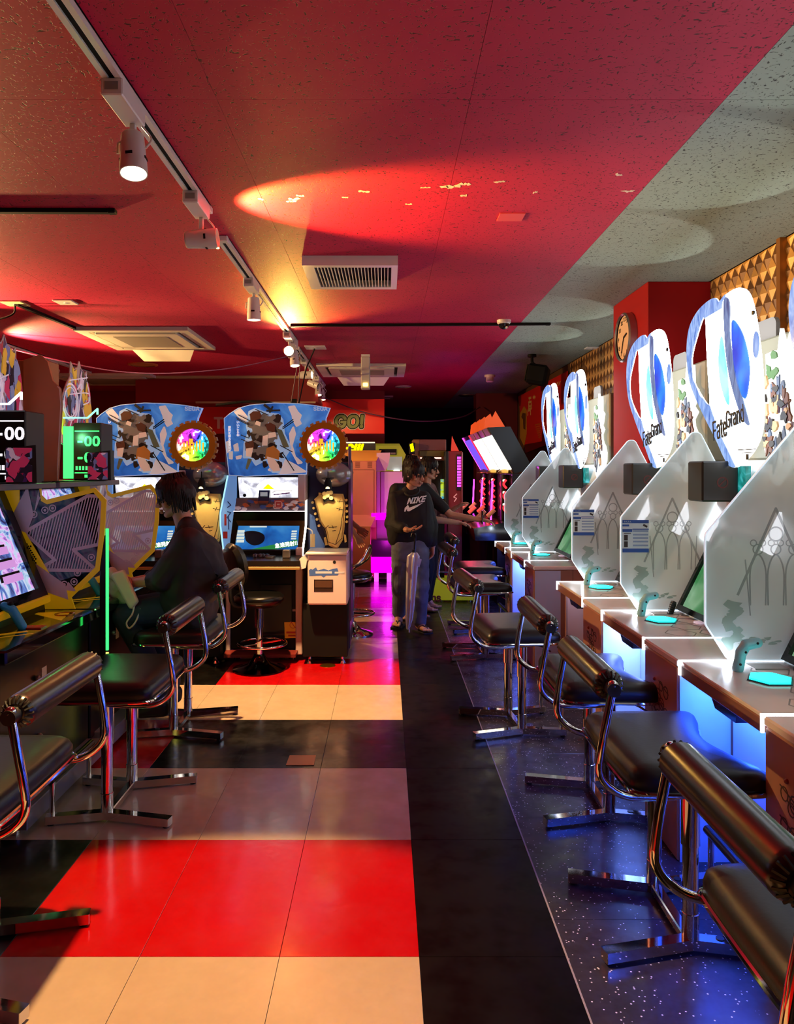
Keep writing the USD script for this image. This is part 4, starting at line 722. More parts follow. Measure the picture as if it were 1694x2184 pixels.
H('gun_barrels', unary_union([stroke(G(z1,p), .006) for p in ([(250,180),(410,260)],[(230,215),(400,300)],[(240,235),(390,310)],[(290,430),(390,470)],[(290,480),(400,530)],[(470,115),(640,190)],[(810,340),(940,240)],[(810,360),(945,265)],[(810,650),(950,870)],[(780,560),(930,640)])]), .041, emat('barrel_black', '#121216', .1), under=hb)
H('aircraft_print', unary_union([stroke(G(z1,[(580,60),(690,140)]),.02), stroke(G(z1,[(610,135),(780,130)]),.014), stroke(G(z1,[(650,160),(690,80)]),.014)]), .036, emat('aircraft_dark', '#202c30', .1), under=hb)
jt = unary_union([column('いいことね', .022, *G(z1,[(228,285)])[0]), column('勝利を刻みなさいっ', .020, *G(z1,[(118,345)])[0])]); H('lettering', jt, .034, emat('letter_white', '#e4ecf4', .45), under=hb, label='white Japanese slogan set upright')
x, z = G(z1,[(1178,128)])[0]; H('lettering', text('SEGA', .030, x, z, bold=True), .033, emat('letter_pale', '#9cb8dc', .3), under=hb)
# gear ring with the rainbow disc
cx, cz = PY(690, 949, 5.92)[[0,2]]; R = .176
gear = circle(cx,cz,R,64); teeth = unary_union([affinity.rotate(sbox(cx-.014,cz+R-.006,cx+.014,cz+R+.016), k*15, origin=(cx,cz)) for k in range(24)])
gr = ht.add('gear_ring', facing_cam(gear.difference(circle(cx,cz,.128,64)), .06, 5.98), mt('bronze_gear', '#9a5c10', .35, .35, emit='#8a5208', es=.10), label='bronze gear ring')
ht.add('gear_tooth', facing_cam(teeth, .045, 5.975), mt('gear_tooth_cream', '#b89458', .4, .2), under=gr)
rainbow = usdkit.material(stage, '/World/Looks/rainbow_disc', {'t': ('texture_coordinate', {}), 'm': ('mapping', {'location': (-(cx+.80), 0, -cz)}), 's': ('separate_xyz', {}), 'a': ('math', {'math_type': 'arctan2'}), 'k': ('math', {'math_type': 'multiply_add', 'value2': 1/(2*math.pi), 'value3': .5}), 'h': ('combine_color', {'color_type': 'hsv', 'g': .95, 'b': 1.0}),
    'n': ('noise_texture', {'scale': 13.0, 'detail': 3.0, 'distortion': 1.0}), 'nr': ('rgb_ramp', {'ramp': [(.38,(.12,.12,.12)),(.46,(1,1,1))]}), 'w': ('rgb_ramp', {'ramp': [(.56,(0,0,0)),(.60,(1,1,1))]}), 'x': ('mix', {'mix_type': 'multiply', 'fac': 1.0}), 'y': ('mix', {'color2': (1,1,.9)}), 'e': ('emission', {'strength': 1.25})},
    [('t.object','m.vector'),('m.vector','s.vector'),('s.z','a.value1'),('s.x','a.value2'),('a.value','k.value1'),('k.value','h.r'),('t.object','n.vector'),('n.fac','nr.fac'),('n.fac','w.fac'),('h.color','x.color1'),('nr.color','x.color2'),('x.color','y.color1'),('w.color','y.fac'),('y.color','e.color')], surface='e.emission')
ds = ht.add('rainbow_disc', facing_cam(circle(cx,cz,.129,48), .02, 5.97), rainbow, under=gr, label='rainbow disc')
ht.add('disc_mark', facing_cam(unary_union([stroke([(cx-.075+.025*k,cz-.05+.012*(k % 2)),(cx-.075+.025*k,cz+.02+.01*(k % 3))],.012) for k in range(7)]+[stroke([(cx-.02,cz+.01),(cx-.02,cz+.05)],.03)]), .004, 5.95), glow('disc_mark_orange', '#f0a828', 1.1), under=gr)
# marquee, card shelf, screen, deck
B = lambda x0,x1,y0,y1,Ya=SY: (PY(x0,y0,Ya)[0], PY(x1,y0,Ya)[0], PY(x0,y1,Ya)[2], PY(x0,y0,Ya)[2])   # x0,x1,z0,z1 of a pixel box
bx0,bx1,bz0,bz1 = B(496,657,1012,1200)
ht.add('upper_body', box(bx0, bx1, 6.36, 6.95, .80, 1.95, .01), blackc)
ht.add('header_arm', box(bx1-.06, bx1+.0, 6.1, 6.4, 1.3, 1.55, .01), whitec)
mq = ht.add('marquee', facing_cam(Polygon(G(z2,[(225,45),(1090,45),(1080,300),(245,300)])), .02, 6.30), picture('marquee_glow', [(.35,'#8c8a98'),(.5,'#c8c8d4'),(.62,'#f4f0f8')], 1.25, 9.0))
bu = [(430,290),(470,230),(455,160),(500,110),(560,75),(640,60),(720,90),(760,120),(850,100),(870,160),(830,200),(910,215),(760,260),(720,290)]
ht.add('burst_print', facing_cam(Polygon(G(z2,bu)), .023, 6.30), glow('burst_white', '#fffdf4', 1.5), under=mq); ht.add('burst_print', facing_cam(unary_union([Polygon(G(z2,p)) for p in ([(285,60),(300,110),(430,190),(320,160),(320,240),(285,120)],[(1045,60),(1035,110),(900,190),(1000,165),(1060,230),(1010,165)])]), .022, 6.30), glow('burst_white','#fffdf4',1.5), under=mq)
ht.add('yellow_print', facing_cam(Polygon(G(z2,[(535,190),(600,130),(680,195)])), .025, 6.30), glow('yellow_print', '#f0e010', 1.1), under=mq); ht.add('purple_print', facing_cam(unary_union([stroke(G(z2,[(655,235),(690,215),(900,215)]),.004), stroke(G(z2,[(670,262),(870,240)]),.008)]), .025, 6.30), mt('purple_ink', '#9a60b0', .5), under=mq)
ht.add('marquee_bolt', cat([mv(trimesh.creation.icosphere(2,.014), (*G(z2,[(x,y)])[0][:1], 6.28, G(z2,[(x,y)])[0][1])) for x, y in ((308,270),(1000,270))]), blackm, under=mq)
ht.add('marquee_frame', facing_cam(Polygon(G(z2,[(208,25),(1110,25),(1100,312),(225,312)])).difference(Polygon(G(z2,[(226,46),(1089,46),(1079,299),(246,299)]))), .03, 6.305), blackm)
sh = ht.add('card_shelf', facing_cam(Polygon(G(z2,[(200,305),(1085,305),(1075,460),(185,460)])), .02, 6.27), mt('shelf_art', '#6c5c64', .35, var=.35, scale=9))
rg = np.random.default_rng(9)
for nm, c in (('shelf_print','#c8b8bc'),('shelf_print','#3a3040'),('shelf_print','#a8502c'),('shelf_print','#3c4c88')): ht.add(nm, facing_cam(unary_union([blot(rg, *G(z2,[(rg.uniform(210,1050), rg.uniform(325,445))])[0], .03, .015) for _ in range(9)]), .0205+.001*rg.random(), 6.27), mt('shelf'+c[1:], c, .45, emit=c, es=.1), under=sh)
ht.add('shelf_lip', facing_cam(Polygon(G(z2,[(183,458),(1080,458),(1080,472),(183,472)])), .05, 6.28), glow('lip_light', '#f0e8e8', .9), under=sh)
cr_ = ht.add('card_reader', hull([(*p[:1], 6.14+.05*(i > 1), p[1]) for i, p in enumerate(G(z2,[(505,365),(640,365),(640,205),(512,205)]))]+[(*p[:1], 6.24, p[1]) for p in G(z2,[(505,365),(640,365),(640,205),(512,205)])]), mt('reader_navy', '#1c2038', .3)); ht.add('reader_screen', facing_cam(Polygon(G(z2,[(535,225),(622,225),(622,275),(535,275)])), .005, 6.155), mt('lcd_grey', '#9aa8ac', .3, emit='#9aa8ac', es=.4), under=cr_); ht.add('reader_keys', facing_cam(Polygon(G(z2,[(512,330),(638,330),(632,362),(510,362)])), .02, 6.15), mt('key_brown', '#7a4838', .5), under=cr_)
ic = ht.add('pay_plate', facing_cam(Polygon(G(z2,[(690,330),(785,330),(785,428),(690,428)])), .01, 6.24), mt('plate_red', '#c8504c', .45)); ht.add('pay_mark', facing_cam(Polygon(G(z2,[(700,345),(775,345),(775,415),(700,415)])).buffer(-.008).buffer(.008).exterior.buffer(.004).union(Polygon(G(z2,[(722,372),(755,372),(755,388),(722,388)]))), .012, 6.24), mt('mark_cream', '#e8d0c0', .5), under=ic)
# side wing on the left and the white edge light on the right
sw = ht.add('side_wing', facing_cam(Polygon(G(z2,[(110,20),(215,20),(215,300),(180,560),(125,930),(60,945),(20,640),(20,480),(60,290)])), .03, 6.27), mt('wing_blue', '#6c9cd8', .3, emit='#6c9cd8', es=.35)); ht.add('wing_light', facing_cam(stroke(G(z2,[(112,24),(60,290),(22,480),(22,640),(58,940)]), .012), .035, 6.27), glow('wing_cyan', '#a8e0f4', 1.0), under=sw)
ht.add('wing_print', facing_cam(unary_union([sbox(*G(z2,[(70,640)])[0], *G(z2,[(95,500)])[0]), sbox(*G(z2,[(55,800)])[0], *G(z2,[(108,715)])[0])]), .032, 6.27), mt('wing_red', '#a82c30', .5), under=sw); ht.add('wing_print', facing_cam(unary_union([stroke(G(z2,p), .008) for p in ([(110,345),(150,390),(105,420)],[(105,470),(150,480),(105,540),(150,600)],[(120,520),(125,690)])]), .032, 6.27), mt('wing_ink', '#284c98', .5), under=sw)
ht.add('edge_light', facing_cam(stroke(G(z2,[(1085,320),(1080,640),(1035,1010)]), .014), .05, 6.24), glow('edge_warm', '#fff6e8', 1.8))
scrY = 6.26; fo = G(z2,[(190,470),(1090,470),(1060,960),(130,960)]); fi = G(z2,[(243,642),(1000,642),(972,958),(190,958)])
ht.add('screen_surround', facing_cam(Polygon(fo).difference(Polygon(fi)), .03, scrY), mt('surround_black', '#0c0908', .15)); ht.add('inner_bezel', facing_cam(Polygon(G(z2,[(215,580),(1065,580),(1000,640),(243,640)])).union(Polygon(G(z2,[(1065,580),(1030,958),(975,958),(1000,640)]))), .034, scrY), mt('bezel_brown', '#3a2410', .2))
sc2 = ht.add('screen', facing_cam(Polygon(fi), .004, scrY), picture('sea_screen', [(.3,'#0c3c8c'),(.5,'#1c6cc0'),(.7,'#4c9cd8')], .7, 3.0)); ht.add('screen_rock', facing_cam(Polygon(spline(G(z2,[(320,720),(440,710),(540,745),(565,800),(530,860),(430,890),(340,840),(320,780)]),4,True)), .005, scrY), mt('rock', '#1c2844', .4), under=sc2)
ht.add('screen_band', facing_cam(Polygon(G(z2,[(330,950),(970,815),(966,890),(570,957)])), .006, scrY), glow('green_band', '#2c8040', .8), under=sc2); x,z = G(z2,[(690,918)])[0]; ht.add('screen_text', facing_cam(affinity.rotate(text('急速発射!!', .036, x, z, cjk=True, bold=True), 8, origin=(x,z)), .0075, scrY), glow('screen_white', '#e8f0e8', 1.0), under=sc2)
ht.add('screen_chips', facing_cam(unary_union([Polygon(G(z2,[(225-2*i,700+40*i),(318-2*i,700+40*i),(312-2*i,732+40*i),(219-2*i,732+40*i)])) for i in range(4)]+[Polygon(G(z2,[(900-3*i,705+30*i),(965-3*i,705+30*i),(960-3*i,725+30*i),(895-3*i,725+30*i)])) for i in range(4)]+[sbox(*G(z2,[(380,665)])[0], *G(z2,[(590,648)])[0])]), .0075, scrY), glow('chip_white', '#d8e0d8', .8), under=sc2)
x0,x1,z0,zt = B(484,645,1178,1197); ht.add('control_deck', hull([(x0,6.28,zt+.0),(x1,6.28,zt),(x0-.03,5.95,zt-.03),(x1+.02,5.95,zt-.03),(x0-.03,5.95,zt-.075),(x1+.02,5.95,zt-.075),(x0,6.4,zt-.1),(x1,6.4,zt-.1)]), mt('deck_dark', '#181210', .25)); ht.add('deck_edge', box(x0-.03,x1+.02,5.94,5.955,zt-.10,zt-.075,.003), mt('deck_tan', '#8a6838', .4))
ht.add('deck_controls', cat([mv(lathe([(0,0),(.045,0),(.045,.012),(0,.014)],24), (*PY(576,1179,6.1)[:2], zt-.018)), box(*PY(612,0,6.1)[:1]-.03, *PY(612,0,6.1)[:1]+.03, 6.05,6.11,zt-.02,zt+.045,.006)]+[mv(lathe([(0,0),(.022,0),(.02,.02),(0,.024)],16), (PY(px,0,6.12)[0], 6.12, zt-.014)) for px in (545,556,562,570)]), mt('control_grey', '#6a6464', .3, .4))
ht.add('deck_arm', hull([(*p[:1], Y, p[1]) for Y in (5.98,6.3) for p in G(z3,[(1055,170),(1105,140),(1140,190),(1125,270),(1060,285)],6.0)]), mt('arm_white', '#d0c0bc', .3))
bx0,bx1,bz0,bz1 = B(497,637,1195,1372); ht.add('lower_body', box(bx0,bx1,6.20,6.9,.09,.90,.006), blackm); ht.add('coin_door', box(bx1-.30,bx1-.04,6.192,6.202,.20,.62,.004), mt('door_black', '#131214', .35)); ht.add('side_strip', box(bx1-.01,bx1+.045,6.17,6.9,.05,.92,.008), whitec); ht.add('side_strip', box(bx0-.035,bx0+.0,6.17,6.9,.05,.92,.008), whitec)
ht.add('kick_plate', hull([(bx0-.03,6.17,.09),(bx1+.01,6.17,.09),(bx0-.03,6.08,.05),(bx1+.0,6.08,.05),(bx0-.03,6.08,.075),(bx1,6.08,.075),(bx0,6.3,.05),(bx1,6.3,.05)]), mt('kick_maroon', '#6c2420', .4))
stk = ht.add('caution_sticker', facing_cam(Polygon(G(z3,[(882,885),(1020,882),(1022,1062),(888,1066)],6.19)), .002, 6.192), mt('sticker_yellow', '#c88c10', .5, emit='#c88c10', es=.05)); x,z = G(z3,[(905,1000)],6.19)[0]; ht.add('sticker_print', facing_cam(unary_union([ring(x+.055,z+.06,.028,.004,16), stroke([(x+.035,z+.09),(x+.075,z+.035)],.006), sbox(x,z-.008,x+.11,z+.008), sbox(x+.015,z-.032,x+.095,z-.018)]), .003, 6.192), mt('sticker_red', '#9a2410', .5), under=stk)
ht.add('small_label', facing_cam(unary_union([sbox(*G(z3,[(938,765)],6.19)[0], *G(z3,[(1022,740)],6.19)[0]), sbox(*G(z3,[(845,890)],6.19)[0], *G(z3,[(872,872)],6.19)[0])]), .002, 6.20), mt('label_grey', '#8a8080', .5))
for px in (506, 602, 623): q = PY(px,0,6.25); ht.add('levelling_foot', mv(lathe([(0,0),(.03,0),(.012,.03),(.012,.06),(0,.06)],16), (q[0],6.25,0)), chrome)
# card tower with the ship relief
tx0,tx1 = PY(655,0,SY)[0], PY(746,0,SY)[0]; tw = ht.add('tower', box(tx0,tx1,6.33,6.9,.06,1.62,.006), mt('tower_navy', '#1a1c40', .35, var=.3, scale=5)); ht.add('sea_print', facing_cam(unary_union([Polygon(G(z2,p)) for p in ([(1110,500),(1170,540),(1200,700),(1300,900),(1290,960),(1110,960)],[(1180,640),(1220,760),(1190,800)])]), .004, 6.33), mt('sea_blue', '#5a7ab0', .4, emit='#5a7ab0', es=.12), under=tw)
ht.add('tower_edge', box(tx1-.012,tx1+.012,6.30,6.34,.3,1.75,.004), mt('edge_purple', '#5a4468', .3), under=tw)
deckp = G(z2,[(1172,320),(1228,270),(1228,235),(1290,250),(1430,250),(1530,252),(1550,320),(1560,420),(1545,700),(1525,830),(1470,920),(1440,935),(1350,890),(1330,760),(1310,690),(1245,600)])
cream = mt('ship_cream', '#d8b468', .45, var=.05, scale=8); sk = ht.add('ship_deck', cat([facing_cam(Polygon(deckp), .05, 6.33)]), cream, label='cream ship deck relief'); ht.add('deck_plate', facing_cam(Polygon(deckp).buffer(-.014), .012, 6.28), cream, under=sk)
rgx = [(1150,360),(1165,430),(1185,500),(1205,570),(1230,650),(1570,330),(1575,400),(1575,470),(1580,540),(1575,600)]; ht.add('gun_mount', cat([facing_cam(circle(*G(z2,[p])[0], .011, 14), .04, 6.33) for p in rgx]), cream, under=sk)
ht.add('bridge', facing_cam(unary_union([circle(*G(z2,[p])[0], .013, 16) for p in ((1305,245),(1385,235),(1310,290),(1390,300),(1345,270),(1350,240))]).buffer(.004), .05, 6.268), mt('bridge_cream', '#e8c880', .4), under=sk); ht.add('bridge', facing_cam(Polygon(G(z2,[(1285,315),(1420,310),(1420,345),(1350,335),(1300,360)])), .03, 6.268), blackm, under=sk)
ht.add('deck_lines', facing_cam(unary_union([stroke(G(z2,p), .004) for p in ([(1180,330),(1250,590),(1320,760),(1345,880)],[(1550,330),(1500,690),(1440,870)],[(1330,840),(1440,880),(1520,800)],[(1355,665),(1455,660)],[(1395,640),(1410,680)],[(1400,710),(1440,705)],[(1460,340),(1540,350)],[(1500,320),(1480,360)],[(1450,430),(1530,450)],[(1500,415),(1480,460)],[(1350,640),(1310,690)])]), .002, 6.268), mt('deck_ink', '#3a2a14', .5), under=sk)
ht.add('anchor_arm', facing_cam(unary_union([Polygon(G(z2,p)) for p in ([(1290,800),(1315,790),(1340,890),(1310,895)],[(1540,760),(1565,765),(1575,850),(1550,860)])]), .04, 6.33), cream, under=sk)
dm = trimesh.creation.icosphere(3, 1.0); cx2,cz2 = PY(711,1012,6.25)[[0,2]]; dm.apply_scale((.148,.12,.105)); dm.apply_translation((cx2,6.30,cz2)); ht.add('grey_dome', dm, mt('dome_pearl', '#8a8688', .18, .3, coat=.6), label='glossy grey bulging dome')
x,z = PY(699,1035,6.1)[[0,2]]; lp = ht.add('deck_lamp', mv(lathe([(.014,.06),(.03,.02),(.032,-.02),(.028,-.03),(0,-.01)],20), (x,6.13,z)), blackm); ht.add('lamp_lens', mv(lathe([(0,-.024),(.026,-.028),(.026,-.024),(0,-.02)],16), (x,6.13,z)), glow('deck_lens','#fff0c0',8), under=lp); ht.add('lamp_fin', cat([box(x-.002,x+.002,6.12,6.14,z+.05,z+.11), box(x-.05,x+.05,6.125,6.135,z+.055,z+.06)]), blackm, under=lp)
dx0,dx1,dz0,dz1 = B(657,742,1182,1289,6.0); dp = ht.add('card_dispenser', box(dx0,dx1,5.97,6.33,dz0,dz1,.012), mt('dispenser_white', '#c8b0b0', .35)); ht.add('dispenser_top', box(dx0-.015,dx1+.0,5.95,6.34,dz1,dz1+.018,.005), mt('dispenser_tray', '#cfc8c4', .15))
sx = lambda zx, zy: tuple(PY(*z3(zx,zy), 5.97)[[0,2]]); ht.add('skyline_print', facing_cam(Polygon([sx(*p) for p in ((1160,300),(1180,280),(1200,290),(1240,265),(1260,300),(1330,280),(1380,300),(1430,280),(1480,275),(1500,330),(1485,355),(1350,358),(1327,380),(1300,358),(1165,362))]), .001, 5.97), mt('skyline_blue', '#3c5aa0', .5), under=dp); ht.add('skyline_print', facing_cam(unary_union([sbox(*sx(1235,335),*sx(1420,310)), sbox(*sx(1450,335),*sx(1560,315))]), .0016, 5.97), mt('skyline_pale', '#c0bcc8', .5), under=dp)
ht.add('card_slot', facing_cam(sbox(*sx(1217,540),*sx(1432,403)), .003, 5.971), mt('slot_dark', '#2c1a14', .4), under=dp); ht.add('slot_flap', facing_cam(sbox(*sx(1228,492),*sx(1424,418)), .006, 5.971), mt('slot_brown', '#4e3428', .3), under=dp); ht.add('keyhole', facing_cam(circle(*sx(1447,205), .012, 16), .003, 5.971), inkb, under=dp)
pl = ht.add('power_strip', facing_cam(Polygon(G(z2,[(1132,745),(1188,745),(1188,905),(1132,905)])), .03, 6.25), mt('strip_cream', '#e0c890', .4)); ht.add('power_cord', tube(spline([(*G(z2,[p])[0][:1], 6.22, G(z2,[p])[0][1]) for p in ((1098,670),(1150,700),(1162,745))],6), .006, 6), mt('cord_white','#e0d8c8',.5), under=pl)
ht.add('tower_base', box(tx0-.01,tx1-.005,6.06,6.9,.06,dz0-.004,.006), blackm); q = PY(725,0,6.2)
for px in (663, 731): ht.add('levelling_foot', mv(lathe([(0,0),(.03,0),(.012,.03),(.012,.06),(0,.06)],16), (PY(px,0,6.2)[0],6.12,0)), chrome)
ht2 = copy_of(ht, 'naval game machine with a blue ship-art header mostly hidden by the seated person', (-.80-1.02, SY, 0))
for dx in (0, -1.02): spot((x+dx, 6.10, z-.03), (x+dx+.02, 6.24, z-.35), (1,.82,.42), 1.2, 48, .5, .02)
# ================================================================ machines at the far end
BP = lambda Y, pts: [tuple(PY(x, y, Y)[[0,2]]) for x, y in pts]
def pbox(px0, px1, py0, py1, Y, depth, b=.006, z0=None):
    a, c = PY(px0, py1, Y), PY(px1, py0, Y); return box(a[0], c[0], Y, Y+depth, a[2] if z0 is None else z0, c[2], b)
salmon = mt('salmon_cabinet', '#b06a58', .45, var=.04); lilac = mt('lilac_cabinet', '#b898b4', .4); magl = glow('magenta_panel', (1, .0, .95), 1.5); neon = glow('magenta_neon', (1, .05, .9), 2.6); redled = glow('red_led', (1, .02, .03), 2.2); ledwarm = glow('warm_led', '#ffd8b0', 5.0)
t = Thing('arcade_cabinet', 'salmon arcade cabinet seen from behind, next to the right naval machine', 'arcade machine', (-.38, 10.9, 0))
bd = t.add('body', pbox(728, 803, 983, 1112, 10.6, .7, z0=.05), salmon); tp = BP(10.6, [(728,983),(803,983)]); tq = BP(10.9, [(735,963),(814,963)])
t.add('sloped_top', hull([(tp[0][0],10.6,tp[0][1]),(tp[1][0],10.6,tp[1][1]),(tq[0][0],11.0,tq[0][1]+.02),(tq[1][0],11.0,tq[1][1]+.02),(tp[0][0],11.3,tp[0][1]),(tp[1][0],11.3,tp[1][1])]), mt('tan_top', '#c88a4a', .45))
for px in (763, 789): 
    c = BP(10.6, [(px-5,998),(px+5,984)]); c = BP(10.6,[(px-5,997),(px+5,984)]); t.add('louvre', cat([facing_cam(sbox(c[0][0], c[0][1]+.014*k, c[1][0], c[0][1]+.014*k+.007), .003, 10.6) for k in range(6)]), mt('louvre_dark','#6a3a30',.5), under=bd)
t.add('service_door', facing_cam(Polygon(BP(10.6,[(752,1002),(798,1002),(798,1110),(752,1110)])).exterior.buffer(.004), .002, 10.6), mt('louvre_dark','#6a3a30',.5), under=bd)
t.add('pedestal', pbox(742, 791, 1122, 1225, 10.25, .9, z0=.05), salmon); t.add('pedestal_top', hull([*[(x,10.25,z) for x, z in BP(10.25,[(742,1124),(791,1124)])], *[(x,10.6,z) for x, z in BP(10.6,[(742,1098),(803,1098)])], *[(x,10.6,z) for x, z in BP(10.6,[(742,1125),(803,1125)])]]), salmon)
t2 = Thing('arcade_cabinet', 'lilac arcade cabinet glowing magenta at its foot, behind the standing person', 'arcade machine', (.1, 11, 0))
t2.add('body', pbox(803.5, 866, 1005, 1150, 10.75, .7, z0=.3), lilac); t2.add('hood', hull([(x,Y,z) for Y in (10.75,11.3) for x, z in BP(10.75,[(803.5,966),(833,965),(829,990),(823,1004),(803.5,1004)])]), lilac)
t2.add('panel_seam', facing_cam(Polygon(BP(10.75,[(812,1006),(862,1006),(862,1100),(812,1100)])).exterior.buffer(.005), .003, 10.75), mt('louvre_dark','#6a3a30',.5))
t2.add('lit_base', pbox(792, 836, 1095, 1150, 10.55, .15, z0=.86), magl); t2.add('lit_base', pbox(792, 838, 1190, 1222, 10.45, .2), magl); t2.add('dark_box', pbox(793, 840, 1152, 1188, 10.5, .3), mt('box_purple','#2a1030',.4)); t2.add('foot', cat([cyl((PY(px,0,10.6)[0],10.6,0),(PY(px,0,10.6)[0],10.6,.12),.03) for px in (803,830)]), neon); 
bulb((.02, 10.3, .55), (1,.02,.9), .9, .05); bulb((.08, 10.45, 1.15), (1,.05,.95), .45, .05)
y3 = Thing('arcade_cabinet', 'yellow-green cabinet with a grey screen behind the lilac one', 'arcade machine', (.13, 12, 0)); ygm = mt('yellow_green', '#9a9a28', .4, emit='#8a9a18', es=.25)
y3.add('frame', facing_cam(Polygon(BP(12,[(800,946),(852,946),(866,970),(864,1060),(800,1060)])), .3, 12.3), ygm); y3.add('screen', facing_cam(Polygon(BP(11.98,[(826,974),(858,974),(858,1003),(826,1003)])), .02, 11.99), mt('grey_screen', '#8a9288', .3, emit='#8a9288', es=.45)); y3.add('name_plate', facing_cam(Polygon(BP(11.98,[(809,958),(846,958),(846,970),(809,970)])), .02, 11.99), blackm); y3.add('plate_mark', facing_cam(sbox(*BP(11.97,[(834,969),(844,965)])[0], *BP(11.97,[(834,969),(844,965)])[1]), .01, 11.97), mt('mark_grey','#8a8070',.5)); y3.add('lit_bar', facing_cam(Polygon(BP(11.9,[(840,1002),(853,1002),(853,1006),(840,1006)])), .02, 11.95), ledw)
y3.add('body', pbox(800, 864, 1060, 1200, 12, .5, z0=0), blackm)
c4 = Thing('lit_sign', 'black sign with yellow lit letters C!!! above the salmon cabinet', 'sign', (-.5, 11.6, 1.8)); c4.add('board', pbox(726, 801, 946, 975, 11.6, .12), inkb); c4.add('post', box(-.9,-.84,11.62,11.68,0,1.8,.004), inkb); c4.add('light_tube', pbox(733, 800, 942.5, 945, 11.55, .05, .003), glow('cream_tube', '#f0e0b8', 1.2)); x,z = BP(11.6,[(733,966)])[0]; c4.add('lettering', facing_cam(text('C!!!', .125, x, z, bold=True, slant=.28).buffer(.004), .012, 11.6), glow('yellow_letters', '#fff200', 1.6), label='yellow lit letters C!!!')
# wide-screen gun game with its yellow-green base
gm = Thing('gun_game_cabinet', 'large gun game with a mauve hood and a yellow-green base lettered Guns', 'arcade machine', (.75, 8.9, 0))
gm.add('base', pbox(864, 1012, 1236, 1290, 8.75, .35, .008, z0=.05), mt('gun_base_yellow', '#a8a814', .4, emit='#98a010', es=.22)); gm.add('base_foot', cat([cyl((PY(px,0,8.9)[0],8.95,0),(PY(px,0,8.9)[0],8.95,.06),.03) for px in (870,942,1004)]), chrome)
x,z = BP(8.75,[(893,1282)])[0]; gm.add('lettering', facing_cam(text('Guns', .075, x, z, bold=True), .004, 8.75), mt('dark_red_letters', '#5a1010', .5), label='dark red letters Guns')
gm.add('lower_body', pbox(868, 948, 1105, 1236, 8.9, .8), blackm); gm.add('step', pbox(868, 1010, 1218, 1222, 8.70, .2, .003), chrome)
gm.add('hood', pbox(893, 952, 937, 961, 9.7, .5), mt('mauve_hood', '#7a4448', .4)); gm.add('hood_post', pbox(881, 895, 937, 1105, 9.7, .4), mt('wood_tan', '#a0683c', .45)); gm.add('olive_strip', pbox(894, 952, 961, 974, 9.68, .1), mt('olive_strip', '#6a5c20', .4)); gm.add('lit_strip', pbox(896, 942, 975, 979, 9.66, .05, .003), glow('warm_tube','#ffe8d0',1.6))
gm.add('screen_frame', facing_cam(Polygon(BP(9.68,[(893,974),(960,974),(960,1106),(893,1106)])).difference(Polygon(BP(9.68,[(902,982),(950,982),(950,1096),(902,1096)])).buffer(-.03).buffer(.03)), .06, 9.72), mt('frame_mauve', '#8a5c58', .3, .3)); gm.add('screen', facing_cam(Polygon(BP(9.7,[(898,978),(955,978),(955,1100),(898,1100)])), .01, 9.73), mt('dark_mirror', '#585c58', .06, .9))
gm.add('screen_panel', facing_cam(Polygon(BP(9.7,[(940,1022),(950,1022),(950,1064),(940,1064)])), .004, 9.715), picture('lime_panel', [(.35,'#304020'),(.5,'#c8e020'),(.65,'#40a0c0')], .8, 14)); gm.add('side_sign', pbox(873, 886, 944, 968, 9.6, .12), inkb); gm.add('side_sign_print', facing_cam(Polygon(BP(9.6,[(874,948),(881,945),(884,962),(877,964)])), .01, 9.6), glow('yellow_letters','#fff200',1.6))
